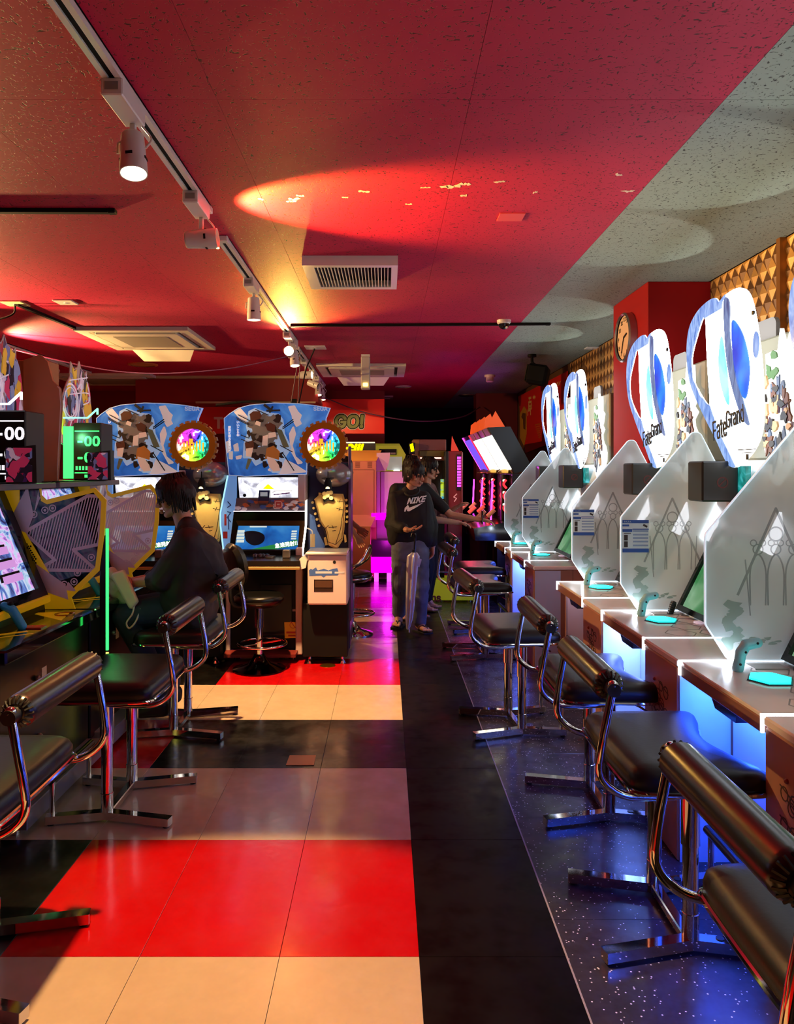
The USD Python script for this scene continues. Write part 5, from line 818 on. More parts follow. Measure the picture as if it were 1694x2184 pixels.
# slanted-headed music machines along the right wall, beyond the card game machines
def slant_machine(t, y, lit, crest=True):
    A = lambda n, m, mat, **k: t.add(n, m, mat, **k); P8 = lambda pts: [tuple(PY(a, b, 8.75)[[0,2]]) for a, b in pts]
    hp_ = P8([(1040,912),(1088,910),(1136,1000),(1097,1010)]); h = A('header', prism(Polygon(hp_), -.94, [0,y,0], XA, ZA), mt('header_slate', '#1c242c', .3))
    a, b = np.array(hp_[0]), np.array(hp_[3]); d = (b-a)/np.linalg.norm(b-a); o = np.array([a[0],0,a[1]]); dd = np.array([d[0],0,d[1]]); fp = lambda y0, y1, s0, s1, mat, dep=.012, nm='lit_face': A(nm, prism(sbox(y0, s0, y1, s1), dep, o, YA, dd) , mat, under=h)
    L = np.linalg.norm(b-a)
    if lit == 'white':
        for k in range(2): fp(y+.03+.45*k, y+.40+.45*k, .10, L-.06, glow('header_white','#fff8e0',2.6)); fp(y+.03+.45*k, y+.40+.45*k, .0, .09, mt('header_tan','#8a7a58',.5), nm='face_cap')
        fp(y+.03, y+.88, L-.055, L, mt('header_olive','#4a4a28',.4), nm='face_foot')
    else: 
        fp(y+.08, y+.86, .06, L-.05, glow('violet_face','#7a50f0',1.0)); fp(y+.86, y+.94, 0, L, neon); fp(y+.0, y+.07, 0, L, glow('red_edge',(1,.02,.06),1.4))
    if crest:
        for k in range(2):
            yy = y+.10+.5*k; xx = a[0]; g = Polygon([(xx-.03,0),(xx-.02,.12),(xx+.04,.17),(xx+.06,.12),(xx+.10,.20),(xx+.16,.10),(xx+.22,0)]); A('flame_crest', prism(g, .02, [0,yy,a[1]-.005], XA, ZA), mt('crest_orange', '#c04818', .4, emit='#d85020', es=.7))
    bx = A('body', prism(Polygon(P8([(1092,1010),(1130,1010),(1160,1290),(1060,1290),(1060,1165),(1090,1150)])), -.94, [0,y,0], XA, ZA), mt('machine_black_red', '#1c0608', .3)); 
    x0 = PY(1088,0,8.75)[0]
    for k in range(3):
        z = 1.06+.14*k; A('red_lamp', tube(spline([(x0-.03,y+.10,z),(x0-.06,y+.12,z+.05),(x0-.03,y+.12,z+.10)],5), .014, 8), redled); A('red_lamp', tube(spline([(x0-.03,y+.36,z),(x0-.06,y+.34,z+.05),(x0-.03,y+.34,z+.10)],5), .014, 8), redled); A('lamp_bead', cat([mv(trimesh.creation.icosphere(1,.016), (x0-.05,y+.16+dy,z+.09)) for dy in (0,.13)]), ledwarm)
    A('chrome_cap', mv(lathe([(0,.05),(.06,.03),(.09,0),(.09,-.01),(0,-.01)],20), (x0-.03,y+.23,1.52)), mt('gold_cap','#9a7430',.25,.9)); A('column', tube([(x0-.02,y+.28,.95),(x0-.02,y+.28,1.5)], .05, 12), mt('column_black','#0c0606',.25))
    A('control_deck', hull([(x0-.42,y+.02,.88),(x0-.42,y+.88,.88),(x0+.05,y+.02,.97),(x0+.05,y+.88,.97),(x0-.40,y+.02,.74),(x0-.40,y+.88,.74),(x0+.05,y+.02,.74),(x0+.05,y+.88,.74)]), mt('deck_black_gloss','#141012',.12)); A('baton', cyl((x0-.36,y+.12,1.0),(x0-.28,y+.10,1.08),.026), mt('baton_salmon','#d88868',.35,emit='#d88868',es=.12)); A('baton', cyl((x0-.22,y+.32,1.0),(x0-.14,y+.30,1.08),.026), mt('baton_salmon','#d88868',.35,emit='#d88868',es=.12)); A('side_rod', tube([(x0-.16,y+.47,.95),(x0-.14,y+.47,1.42)], .012, 8), neon)
gl = 'slant-headed music machines along the right wall'
for k, (y, li, l) in enumerate(((8.72,'white','nearest slant-headed music machine, its dark slate side turned to the camera'), (9.68,'white','second slant-headed music machine with white lit faces and an orange flame crest'), (10.64,'violet','slant-headed music machine with a violet face edged in magenta neon'))):
    slant_machine(tt := Thing('music_game_machine', l, 'arcade machine', (1.5, y, 0), 0, gl), y, li, k < 2)
bulb((1.05, 9.6, 1.2), (1,.05,.1), 2.0, .05); bulb((.9, 10.2, 1.6), (.9,.1,1), 3.0, .05)
rp_ = Thing('red_game_machine', 'narrow red cabinet with a column of pink lights beside the gun game', 'arcade machine', (.8, 9.5, 0)); rp_.add('body', pbox(955, 986, 962, 1108, 9.45, .5, z0=0), mt('cabinet_red','#8a0c12',.3)); rp_.add('edge', pbox(984, 987.5, 964, 1100, 9.42, .1), mt('edge_pink','#9a5058',.3)); rp_.add('edge', pbox(950, 957, 962, 1108, 9.44, .3), inkb); rp_.add('light_panel', pbox(974, 984, 970, 1046, 9.43, .03), inkb)
rp_.add('pink_light', cat([facing_cam(Polygon(BP(9.43,[(975.5,974+6*k),(983,974+6*k),(983,978.5+6*k),(975.5,978.5+6*k)])), .01, 9.43) for k in range(11)]), neon, label='column of pink lights'); rp_.add('emblem', facing_cam(stroke(BP(9.45,[(975,1053),(968,1060),(974,1063),(969,1070)]), .012), .004, 9.45), mt('emblem_pink','#e0a0a0',.4,emit='#e0a0a0',es=.3)); rp_.add('flame_crest', facing_cam(Polygon(BP(9.5,[(962,962),(964,930),(970,944),(979,962)])), .03, 9.5), mt('crest_red','#c03828',.4,emit='#c83828',es=.5))
# red banner on the right wall
bn = Thing('wall_banner', 'large red banner with cream lettering high on the far right wall', 'banner', (WR, 11, 2.3)); BX = WR-.004; bq = [tuple(PX(px, py, BX)[1:]) for px, py in ((1106,846),(1212,791),(1216,930),(1122,966))]; bn.add('cloth', facing_aisle(Polygon(bq), .006, BX), mt('banner_red','#c01408',.5))
bz = zm(1090, 770, 7.7); bp = lambda pts: [tuple(PX(*bz(x,y), BX)[1:]) for x, y in pts]; cre = mt('banner_cream','#c8a468',.5); org = mt('banner_orange','#b8500c',.5)
bn.add('lettering', facing_aisle(unary_union([Polygon(bp(p)) for p in ([(520,490),(560,470),(560,550),(525,555)],[(590,460),(690,395),(690,440),(650,465),(640,560),(605,560),(605,500)],[(705,390),(735,375),(730,470),(700,490)],[(770,350),(790,340),(760,430),(740,440)],[(815,335),(830,330),(800,400),(790,405)])]), .004, BX-.006), cre, label='large cream letters')
bn.add('lettering', facing_aisle(unary_union([stroke(bp(p), .035) for p in ([(300,610),(340,605)],[(295,680),(345,670)],[(318,610),(318,680)],[(300,700),(300,790),(345,780),(345,690)],[(300,745),(345,735)],[(285,810),(285,900)],[(285,815),(330,805),(330,890)],[(370,600),(410,590)],[(390,560),(390,630)])]), .004, BX-.006), cre)
bn.add('emblem', facing_aisle(Polygon(bp([(155,870),(225,740),(265,800),(265,1200),(225,1400),(160,1260)])), .004, BX-.006), mt('banner_gold','#b8841c',.45), label='gold shield emblem'); bn.add('emblem_shade', facing_aisle(Polygon(bp([(180,920),(205,850),(255,860),(250,1130),(215,1110),(210,960)])), .005, BX-.0062), mt('emblem_brown','#5a300c',.5)); bn.add('small_print', facing_aisle(unary_union([Polygon(bp([(405+10*k,1040+35*k),(500,1020+35*k),(500,1040+35*k),(405+10*k,1062+35*k)])) for k in range(7)]), .004, BX-.006), org)
# stools
dark_leather = mt('deep_black_leather', '#050505', .3, spec=.4)
def swivel_stool(t, back, rz, c):
    A = lambda n, m, mat, **k: t.add(n, m, mat, local=True, **k)
    A('base', lathe([(0,0),(.205,0),(.205,.012),(.17,.022),(.09,.05),(.05,.10),(.04,.12),(0,.12)],40), chrome if not back else mt('black_chrome','#2a2826',.1,1.0), smooth=50); A('post', cat([cyl((0,0,.10),(0,0,.34),.027), cyl((0,0,.33),(0,0,.50),.036)]), chrome)
    a = np.arange(40)*2*np.pi/40; A('foot_ring', tube(np.c_[.185*np.cos(a)+.03, .185*np.sin(a), np.full(40,.20)], .011, 10, True), chrome, smooth=True); A('ring_arm', tube([(-.15,0,.20),(0,0,.20),(.0,0,.20),(.2,0,.20)], .009, 8), chrome)
    A('seat', lathe([(0,.50),(.15,.50),(.19,.535),(.195,.57),(.17,.592),(0,.60)],40), dark_leather, smooth=60)
    if back:
        g = circle(0,0,.155,32,.185); m_ = prism(g.buffer(-.02), .03, [0,0,0], YA, ZA); m2_ = hull(np.vstack([np.c_[np.full(32,0.0), np.array(g.exterior.coords)[:-1]], np.c_[np.full(32,.05), np.array(g.buffer(-.03).exterior.coords)[:][np.linspace(0,len(g.buffer(-.03).exterior.coords)-1,32).astype(int)]], np.c_[np.full(32,-.03), np.array(g.buffer(-.03).exterior.coords)[:][np.linspace(0,len(g.buffer(-.03).exterior.coords)-1,32).astype(int)]]])); A('backrest', rot(mv(m2_, (-.20,0,.82)), -8, YA, (-.2,0,.64)), dark_leather, smooth=50); A('back_bracket', tube(spline([(-.05,0,.515),(-.21,0,.52),(-.255,0,.60),(-.235,0,.74)],6), .016, 8), blackm)
    else:
        A('back_arc', tube(spline([(-.05,-.2,.58),(.12,-.17,.70),(.18,0,.84),(.12,.17,.70),(-.05,.2,.58)],8), .014, 8), chrome, smooth=60); A('seat_band', tube(np.c_[.196*np.cos(a), .196*np.sin(a), np.full(40,.54)], .010, 8, True), chrome, smooth=True)
ss = Thing('swivel_stool', 'black swivel bar stool with a round backrest and chrome foot ring', 'stool', (PZ(553,1428,0)[0], PZ(553,1428,0)[1], 0), 42); swivel_stool(ss, True, 0, 0)
ss = Thing('swivel_stool', 'chrome bar stool with a curved tube back, half hidden behind the right naval machine', 'stool', (-.325, 7.2, 0), -12); swivel_stool(ss, False, 0, 0)
# ================================================================ people
skin = usdkit.material(stage, '/World/Looks/skin', {'p': ('principled_bsdf', {'base_color': lin('#c08a6a'), 'roughness': .5, 'subsurface_weight': .15, 'subsurface_radius': (.02,.008,.004)})}, [], surface='p.BSDF')
def sph(c, r): return MF.sphere(r, 18).translate(tuple(map(float, c)))
def ell(c, r, yaw=0): return MF.sphere(1, 28).scale(tuple(r)).rotate((0,0,yaw)).translate(tuple(map(float, c)))
def bone(a, ra, b, rb): return MF.batch_hull([sph(a, ra), sph(b, rb)])
def chain(*j): return [bone(a[:3], a[3], b[:3], b[3]) for a, b in zip(j, j[1:])]
def add(ms): return MF.batch_boolean(ms, manifold3d.OpType.Add)
def fleshed(ms, edge=.018, it=10):
    m = add(ms) if isinstance(ms, list) else ms; m = m.refine_to_length(edge); v, f, _ = meshkit.arrays(m)
    t = trimesh.Trimesh(v, f); trimesh.smoothing.filter_taubin(t, .5, .53, it); return t
def hand(w, d, n, r=.0085, curl=.5, side=1, spread=.35):
    """wrist w, direction d of the fingers, n the back of the hand; side: thumb on +/- (d x n)"""
    w, d, n = (np.array(q, float) for q in (w, d, n)); d /= np.linalg.norm(d); n -= d*np.dot(n, d); n /= np.linalg.norm(n); s = np.cross(d, n)*side
    ms = [MF.batch_hull([sph(w, .020), sph(w+s*.008, .019), sph(w+d*.075+s*.028, .012), sph(w+d*.075-s*.028, .011), sph(w+d*.05+s*.032, .012)])]
    for k, (o, l) in enumerate(((.029,.066),(.010,.074),(-.010,.068),(-.028,.054))):
        p = w+d*.075+s*o; a = curl*.5; dirs = d+s*spread*(o*4); dirs /= np.linalg.norm(dirs)
        for seg, q in ((.42,1.0),(.32,2.1),(.26,3.0)):
            dd = dirs*math.cos(a*q)-n*math.sin(a*q); p2 = p+dd*l*seg; ms.append(bone(p, r, p2, r*.92)); p = p2
    p = w+d*.022+s*.026; dd = (d*.6+s*.75-n*.25); dd /= np.linalg.norm(dd); p2 = p+dd*.036; p3 = p2+(d*.85+s*.3-n*.35)*.030; ms += [bone(p, r*1.35, p2, r*1.15), bone(p2, r*1.15, p3, r)]
    return ms
def head(c, yaw, s=1.0, pitch=0):
    """c: centre of the skull; face looks along -y turned by yaw degrees; returns flesh pieces and a placing function"""
    R = trimesh.transformations.rotation_matrix(math.radians(yaw), ZA) @ trimesh.transformations.rotation_matrix(math.radians(pitch), XA); at = lambda x, y, z: (R @ np.array([x*s, y*s, z*s, 1]))[:3]+np.array(c)
    E = lambda x, y, z, r: sph(at(x,y,z), r*s)
    ms = [MF.batch_hull([E(0,.015,.035,.078), E(0,-.015,.03,.075), E(0,.03,.02,.078)]), MF.batch_hull([E(0,-.028,.02,.062), E(.0,-.03,-.05,.048), E(0,.0,-.02,.06)]), MF.batch_hull([E(.02,-.05,-.085,.022), E(-.02,-.05,-.085,.022), E(.045,-.0,-.06,.025), E(-.045,0,-.06,.025), E(0,-.062,-.09,.018)]),
          MF.batch_hull([E(0,-.088,.01,.009), E(0,-.108,-.030,.011), E(.011,-.092,-.034,.010), E(-.011,-.092,-.034,.010)]), bone(at(-.016,-.089,-.062), .0085*s, at(.016,-.089,-.062), .0085*s), bone(at(-.013,-.086,-.072), .0085*s, at(.013,-.086,-.072), .0085*s), bone(at(-.045,-.078,.018), .009*s, at(.045,-.078,.018), .009*s), MF.batch_hull([E(.05,-.05,-.03,.02), E(.045,-.04,-.01,.02)]), MF.batch_hull([E(-.05,-.05,-.03,.02), E(-.045,-.04,-.01,.02)])]
    for q in (-1, 1): ms.append(MF.batch_hull([E(q*.077,.012,.014,.010), E(q*.083,.022,.012,.009), E(q*.079,.012,-.028,.008)]))
    return ms, at
def face_bits(t, body, at, s=1.0):
    for q in (-1, 1):
        t.add('eye', mv(trimesh.creation.icosphere(2, .0095*s), at(q*.031, -.0775, .002)), mt('eye_dark', '#1a1210', .15), under=body); t.add('eyebrow', tube(spline([at(q*.016,-.0895,.020), at(q*.034,-.0885,.026), at(q*.052,-.078,.020)],4), .0032, 6), mt('brow_dark', '#15100c', .6), under=body)
    t.add('lips', cat([tube(spline([at(-.02,-.093,-.066), at(0,-.0985,-.064), at(.02,-.093,-.066)],4), .0042, 6), tube(spline([at(-.017,-.091,-.072), at(0,-.0965,-.073), at(.017,-.091,-.072)],4), .0044, 6)]), mt('lip', '#9a5448', .4), under=body)
hairm = usdkit.material(stage, '/World/Looks/hair', {'t': ('texture_coordinate', {}), 'm': ('mapping', {'scale': (90,90,14)}), 'n': ('noise_texture', {'scale': 1.0, 'detail': 3.0}), 'r': ('rgb_ramp', {'ramp': [(.35,(.003,.002,.002)),(.7,(.016,.007,.005))]}), 'b': ('bump', {'strength': .6, 'distance': .004}), 'p': ('principled_bsdf', {'roughness': .5, 'specular_ior_level': .3})}, [('t.object','m.vector'),('m.vector','n.vector'),('n.fac','r.fac'),('r.color','p.base_color'),('n.fac','b.height'),('b.normal','p.normal')], surface='p.BSDF')
def hair(at, s, seed, fringe=.0, n=150, vol=1.0, nape=-.075):
    rg = np.random.default_rng(seed); E = lambda x, y, z, r: sph(at(x,y,z), r*s)
    cap = add([MF.batch_hull([E(0,.02,.052,.085*vol), E(0,-.018,.055,.078*vol), E(0,.045,.02,.075*vol)]), MF.batch_hull([E(.052,.025,.01,.038), E(-.052,.025,.01,.038), E(.045,.055,nape,.03), E(-.045,.055,nape,.03)])])
    cut = MF.batch_hull([E(.06,-.11,.005-fringe,.012), E(-.06,-.11,.005-fringe,.012), E(.062,-.035,.0-fringe,.012), E(-.062,-.035,.0-fringe,.012), E(.06,-.035,-.14,.012), E(-.06,-.035,-.14,.012), E(.06,-.13,-.14,.012), E(-.06,-.13,-.14,.012), E(.05,-.13,.035-fringe,.01), E(-.05,-.13,.035-fringe,.01)])
    v, f, _ = meshkit.arrays((cap-cut).refine_to_length(.009*s)); t = trimesh.Trimesh(v, f); trimesh.smoothing.filter_taubin(t, .5, .53, 6)
    nz = meshkit.fbm(t.vertices*np.array([70,70,22]), 3, seed)-.5; t.vertices = t.vertices+t.vertex_normals*nz[:,None]*.012
    locks = []
    for k in range(n):
        a = rg.uniform(0, 2*math.pi); front = math.cos(a) > .55; r0 = rg.uniform(.01,.06)
        x, y = math.sin(a), -math.cos(a); z1 = (.005-fringe+rg.uniform(-.02,.02)) if front else (nape-.02+rg.uniform(-.02,.05) if y > -.2 else -.02+rg.uniform(-.02,.02))
        pts = [at(x*r0, y*r0+.015, .135*vol), at(x*.065*vol, y*.075*vol+.012, .095*vol), at(x*.086*vol, y*.098*vol+.010, .04), at(x*(.088 if not front else .082), y*.102+.008, z1)]
        locks.append(tube(spline(pts, 3), np.linspace(.007,.0025,10)*s, 5))
    return t, cat(locks)
# ---------------- the standing person with the umbrella
PYS = 7.34; base = np.array([(870-VX)/F*PYS, PYS, 0]); K = F/PYS
L = lambda px, py, y=0.0: np.array([(px-870)/K, y, EYE+(HY-py)/K])
t = Thing('person', 'person in a black sweatshirt and grey jeans standing in the aisle with a folded umbrella', 'person', base); A = lambda n, m, mat, **k: t.add(n, m, mat, local=True, **k)
hc = L(884,1014)+(0,.0,.0); hd, at = head(hc, 52, .98, 6); neck0, neck1 = L(874,1050,.03), L(881,1030,.02)
shL, shR, elL, wrL = L(843,1063,.03), L(905,1063,.03), L(834,1118,.03), L(868,1127,-.20); elR, wrR = L(921,1120,.05), L(924,1165,.02)
hips = [L(857,1172,.02), L(893,1172,.02)]; knA, knB = L(855,1250,.09), L(898,1250,-.05); anA, anB = L(852,1318,.22), L(896,1330,-.03)
body = hd+chain((*neck0,.052),(*neck1,.052),(*(hc+(0,.015,-.03)),.055))+chain((*shL,.055),(*elL,.042),(*wrL,.026))+chain((*shR,.055),(*elR,.042),(*wrR,.026))
body += hand(wrL, (1,-.30,.10), (0,.1,-1), curl=.45, side=1)+hand(wrR, (-.05,-.05,-1), (.9,.2,0), curl=.7, side=-1)
body += [MF.batch_hull([sph(shL,.06), sph(shR,.06), sph(L(876,1110,.02),.085), sph(hips[0],.085), sph(hips[1],.085)])]+chain((*hips[0],.085),(*knA,.058),(*anA,.038))+chain((*hips[1],.085),(*knB,.058),(*anB,.038))
def foot(an, d, z=.0):
    d = np.array([*d, 0.])/np.linalg.norm(d); s = np.cross(ZA, d); g = np.array([an[0], an[1], z]); ms = [MF.batch_hull([sph(an,.036), sph(g-d*.035+(0,0,.034),.028), sph(g+d*.06+(0,0,.034),.030)]), MF.batch_hull([sph(g-d*.035+(0,0,.032),.026), sph(g+d*.10+s*.02+(0,0,.025),.020), sph(g+d*.10-s*.025+(0,0,.025),.020)])]
    for k in range(5): o = .032-.016*k; ms.append(bone(g+d*.10+s*o*.9+(0,0,.022), .011, g+d*(.155-.010*abs(k-.6))+s*o+(0,0,.020), .0095 if k else .012))
    return ms
body += foot(anA, (-.25,-1), .012)+foot(anB, (.55,-1), .012); bd = A('body', fleshed(body, .013, 6), skin, smooth=True); face_bits(t, bd, at, .98) if False else None
for q in (-1, 1):
    t.add('eye', mv(trimesh.creation.icosphere(2, .0095), at(q*.031, -.0775, .002)), mt('eye_dark', '#1a1210', .15), under=bd, local=True); t.add('eyebrow', tube(spline([at(q*.016,-.0895,.020), at(q*.034,-.0885,.026), at(q*.052,-.078,.020)],4), .0032, 6), mt('brow_dark', '#15100c', .6), under=bd, local=True)
t.add('lips', cat([tube(spline([at(-.02,-.093,-.066), at(0,-.0985,-.064), at(.02,-.093,-.066)],4), .0042, 6), tube(spline([at(-.017,-.091,-.072), at(0,-.0965,-.073), at(.017,-.091,-.072)],4), .0044, 6)]), mt('lip', '#9a5448', .4), under=bd, local=True)
hcap, hl = hair(at, 1.0, 3, .004, 150, 1.04, -.045); hp1 = A('hair', hcap, hairm, smooth=50); A('hair_locks', hl, hairm, under=hp1, smooth=True)
A('earphone', mv(trimesh.creation.icosphere(2,.010), at(-.086,.008,-.012)), white, under=bd)
shirt = [MF.batch_hull([sph(shL+(0,0,.0),.068), sph(shR,.068), sph(L(852,1125,.02),.125), sph(L(902,1125,.02),.115), sph(L(848,1148,.02),.10), sph(L(906,1148,.02),.09)])]+chain((*shL,.070),(*elL,.064),(*(wrL*.72+elL*.28),.052))+chain((*shR,.070),(*elR,.060),(*(wrR*.8+elR*.2),.045))+[MF.batch_hull([sph(L(875,1054,.03),.055), sph(shL,.066), sph(shR,.066)])]+[MF.batch_hull([sph(L(868,1049,.03),.052), sph(L(886,1052,.02),.050), sph(L(875,1068,.03),.08)])]
sm = fleshed(shirt, .02, 10); nz = meshkit.fbm(sm.vertices*np.array([9,9,5]), 3, 5)-.5; sm.vertices = sm.vertices+sm.vertex_normals*(nz*.035)[:,None]
black_cotton = mt('black_cotton', '#0b0c10', .75, var=.2, scale=14); sp_ = A('sweatshirt', sm, black_cotton, smooth=True)
A('collar', tube(spline([L(862,1048,.02), L(868,1055,-.06), L(880,1057,-.07), L(892,1050,-.03), L(893,1043,.03)],5), .012, 8), black_cotton, under=sp_)
def press(g2, off=.004, fine=.02):
    m = prism(g2, .002, [0,-.6,0], XA, ZA, fine); v = m.vertices.copy(); hit, idx, _ = sm.ray.intersects_location(np.c_[v[:,0], np.full(len(v),-.6), v[:,2]], np.tile([0,1.,0],(len(v),1)), multiple_hits=False)
    y = np.full(len(v), np.nan); y[idx] = hit[:,1]; y = np.where(np.isnan(y), np.nanmedian(y), y); v[:,1] = y-off-(v[:,1] < -.6)*.002; m.vertices = v; return m
o = L(868,1074); sw_ = Polygon([tuple(L(*p)[[0,2]]) for p in ((862,1090),(863,1083),(870,1076),(873,1082),(903,1071),(890,1080),(872,1090),(868,1089),(868,1084),(864,1091))])
nk = affinity.affine_transform(letters('NIKE', .052, bold=True, slant=.3), [1,0.06,.15,1,float(L(866,1075)[0]),float(L(866,1075)[2])])
A('chest_print', press(unary_union([nk, sw_])), mt('print_white', '#d8d8d8', .6, emit='#d8d8d8', es=.06), under=sp_, label='white slanted lettering over a swoosh')
denim = mt('grey_denim', '#5c6470', .8, var=.35, scale=7, bump=.3, bscale=220)
jeans = [MF.batch_hull([sph(hips[0]+(0,0,.06),.10), sph(hips[1]+(0,0,.06),.10), sph(hips[0]+(0,0,-.05),.098), sph(hips[1]+(0,0,-.05),.098)])]+chain((*hips[0],.103),(*knA,.083),(*(anA+(0,0,.02)),.068))+chain((*hips[1],.103),(*knB,.080),(*(anB+(0,0,.03)),.062))
jm = fleshed(jeans, .02, 8); nz = meshkit.fbm(jm.vertices*np.array([10,10,16]), 3, 9)-.5; jm.vertices = jm.vertices+jm.vertex_normals*(nz*.022)[:,None]; A('jeans', jm, denim, smooth=True)
for an, d, nm in ((anA,(-.25,-1),0),(anB,(.55,-1),1)):
    d = np.array([*d,0.])/np.linalg.norm(d); s = np.cross(ZA,d); g = np.array([an[0],an[1],0]); so = A('sandal', prism(stroke([(g-d*.05)[:2], (g+d*.07)[:2], (g+d*.14)[:2]], .085).buffer(.012), .014, [0,0,0], XA, YA), mt('sandal_black','#100c0a',.6)); A('sandal_strap', cat([tube(spline([g+d*.035+s*.045+(0,0,.02), g+d*.06+s*.02+(0,0,.066), g+d*.115+s*.012+(0,0,.045)],5), .008, 6), tube(spline([g+d*.035-s*.045+(0,0,.02), g+d*.06-s*.015+(0,0,.066), g+d*.115+s*.012+(0,0,.045)],5), .008, 6)]), mt('sandal_black','#100c0a',.6), under=so)
# the umbrella hanging from the hand
u = Thing('umbrella', 'folded pale translucent umbrella hanging from the hand of the standing person', 'umbrella', base+(.05,-.26,0)); UL = lambda px, py: base+np.array([(px-870)/K, -.26, EYE+(HY-py)/K])
u.add('handle', tube(spline([UL(876,1140), UL(879,1133), UL(884,1136), UL(883,1150), UL(882,1174)],6), .010, 10), mt('umbrella_black','#121010',.3)); u.add('strap', tube(spline([UL(880,1138), UL(876,1128), UL(882,1124), UL(885,1134), UL(882,1140)],5), .004, 6), mt('umbrella_black','#121010',.3)); u.add('ferrule', cyl(UL(881,1174), UL(881,1166), .017), mt('umbrella_black','#121010',.3))
pr = np.array([UL(881,y)[2] for y in (1172,1180,1200,1240,1280,1310,1330)]); rr = np.array([.022,.052,.048,.042,.037,.030,.012]); aa = np.arange(32)*2*np.pi/32; ctr = UL(882,1200)
v = np.vstack([np.c_[ctr[0]-.01*k+r*(1+.16*np.cos(8*aa))*np.cos(aa), ctr[1]+r*(1+.16*np.cos(8*aa))*np.sin(aa), np.full(32, z)] for k, (z, r) in enumerate(zip(pr, rr))]); f = []
for k in range(6):
    for i in range(32): j = (i+1) % 32; f += [(k*32+i,(k+1)*32+i,(k+1)*32+j),(k*32+i,(k+1)*32+j,k*32+j)]
u.add('canopy', trimesh.Trimesh(v, f, process=False), mt('umbrella_vinyl','#c4c6d2',.22,coat=.4), smooth=60); u.add('tip', cyl((v[-1][0],ctr[1],pr[-1]),(v[-1][0],ctr[1],pr[-1]-.03),.006), white)
u.add('tie_flap', hull([UL(884,1180)+(0,-.03,0), UL(897,1186)+(0,-.02,0), UL(892,1202)+(0,-.025,0), UL(884,1196)+(0,-.045,0), UL(897,1187)]), mt('umbrella_vinyl2','#b0b2c0',.25))
# ---------------- the seated person at the left machine
sx0, sy0 = -1.24, 4.60; P = lambda px, py, dy=0.0: PY(px, py, sy0+dy)
t = Thing('person', 'person in a dark jacket sitting at the left machine, seen from the side', 'person', (sx0, sy0, 0)); A = lambda n, m, mat, **k: t.add(n, m, mat, **k)
hc = P(373,1062); hd, at = head(hc, -83, 1.02, 10)
sA, sB = P(402,1155,-.19), P(398,1150,.19); eA, eB = P(345,1237,-.22), P(345,1232,.22); wA, wB = P(285,1243,-.07), P(283,1240,.10)
hp_ = [np.array([-1.20, sy0-.10, .735]), np.array([-1.20, sy0+.10, .735])]; kn = [np.array([-1.60, sy0-.13, .70]), np.array([-1.60, sy0+.13, .70])]; an = [np.array([-1.33, sy0-.13, .30]), np.array([-1.33, sy0+.13, .30])]
kn = [np.array([-1.535, sy0-.13, .695]), np.array([-1.535, sy0+.13, .695])]
torso = [MF.batch_hull([sph(sA,.06), sph(sB,.06), sph(P(410,1180),.12), sph(hp_[0]+(.02,0,.04),.10), sph(hp_[1]+(.02,0,.04),.10)])]
legs = lambda r: sum([chain((*hp_[i], r), (*kn[i], r*.72), (*an[i], r*.52), (*(an[i]-(.0,0,.08)), r*.46)) for i in (0,1)], [])
body = hd+chain((*P(398,1128),.058),(*P(388,1100),.054),(*(hc+(.015,0,-.02)),.056))+torso+chain((*sA,.052),(*eA,.042),(*wA,.026))+chain((*sB,.052),(*eB,.042),(*wB,.026))+legs(.085)+hand(wA, (-1,.25,-.15), (0,-.1,1), curl=.6, side=1)+hand(wB, (-1,-.25,-.15), (0,.1,1), curl=.6, side=-1)
bd = A('body', fleshed(body, .013, 6), skin, smooth=True); face_bits(t, bd, at, 1.02)
hcap, hl = hair(at, 1.04, 12, .010, 170, 1.06, -.06); h1 = A('hair', hcap, hairm, smooth=50); A('hair_locks', hl, hairm, under=h1, smooth=True)
A('glasses', cat([tube(spline([at(q*.014,-.098,.0), at(q*.032,-.097,.014), at(q*.052,-.09,.0), at(q*.032,-.097,-.016)],4,True), .0022, 6, True) for q in (-1,1)]+[tube([at(q*.053,-.088,.004), at(q*.083,.012,.01)], .002, 6) for q in (-1,1)]), blackm, under=bd)
jk = [MF.batch_hull([sph(sA,.085), sph(sB,.085), sph(P(420,1185),.15), sph(P(428,1230),.165), sph(P(405,1240),.15), sph(hp_[0]+(.0,-.02,.06),.135), sph(hp_[1]+(.0,.02,.06),.135)])]+chain((*sA,.090),(*eA,.074),(*(eA*.72+wA*.28),.058))+chain((*sB,.090),(*eB,.074),(*(eB*.72+wB*.28),.058))+[MF.batch_hull([sph(P(400,1122,.03),.062), sph(P(400,1122,-.03),.062), sph(P(410,1150),.10)])]
jk += [MF.batch_hull([sph(hp_[0]+(.04,-.05,.0),.12), sph(hp_[1]+(.04,.05,0),.12), sph(hp_[0]+(.07,-.06,-.10),.07), sph(hp_[1]+(.07,.06,-.1),.07)])]
jm = fleshed(jk, .022, 9); nz = meshkit.fbm(jm.vertices*np.array([8,8,10]), 3, 15)-.5; jm.vertices = jm.vertices+jm.vertex_normals*(nz*.035)[:,None]; jp = A('jacket', jm, mt('dark_jacket','#17120f',.7,var=.25,scale=10), smooth=True)
A('collar', tube(spline([P(376,1150,-.05), P(386,1128,-.075), P(408,1112,-.03), P(408,1112,.03), P(386,1128,.075), P(376,1150,.05)],5), .022, 8), mt('jacket_collar','#241a14',.7), under=jp)
jl = fleshed(legs(.105), .022, 6); A('trousers', jl, mt('blue_denim','#1c2740',.8,var=.35,scale=8,bump=.3,bscale=200), smooth=True)
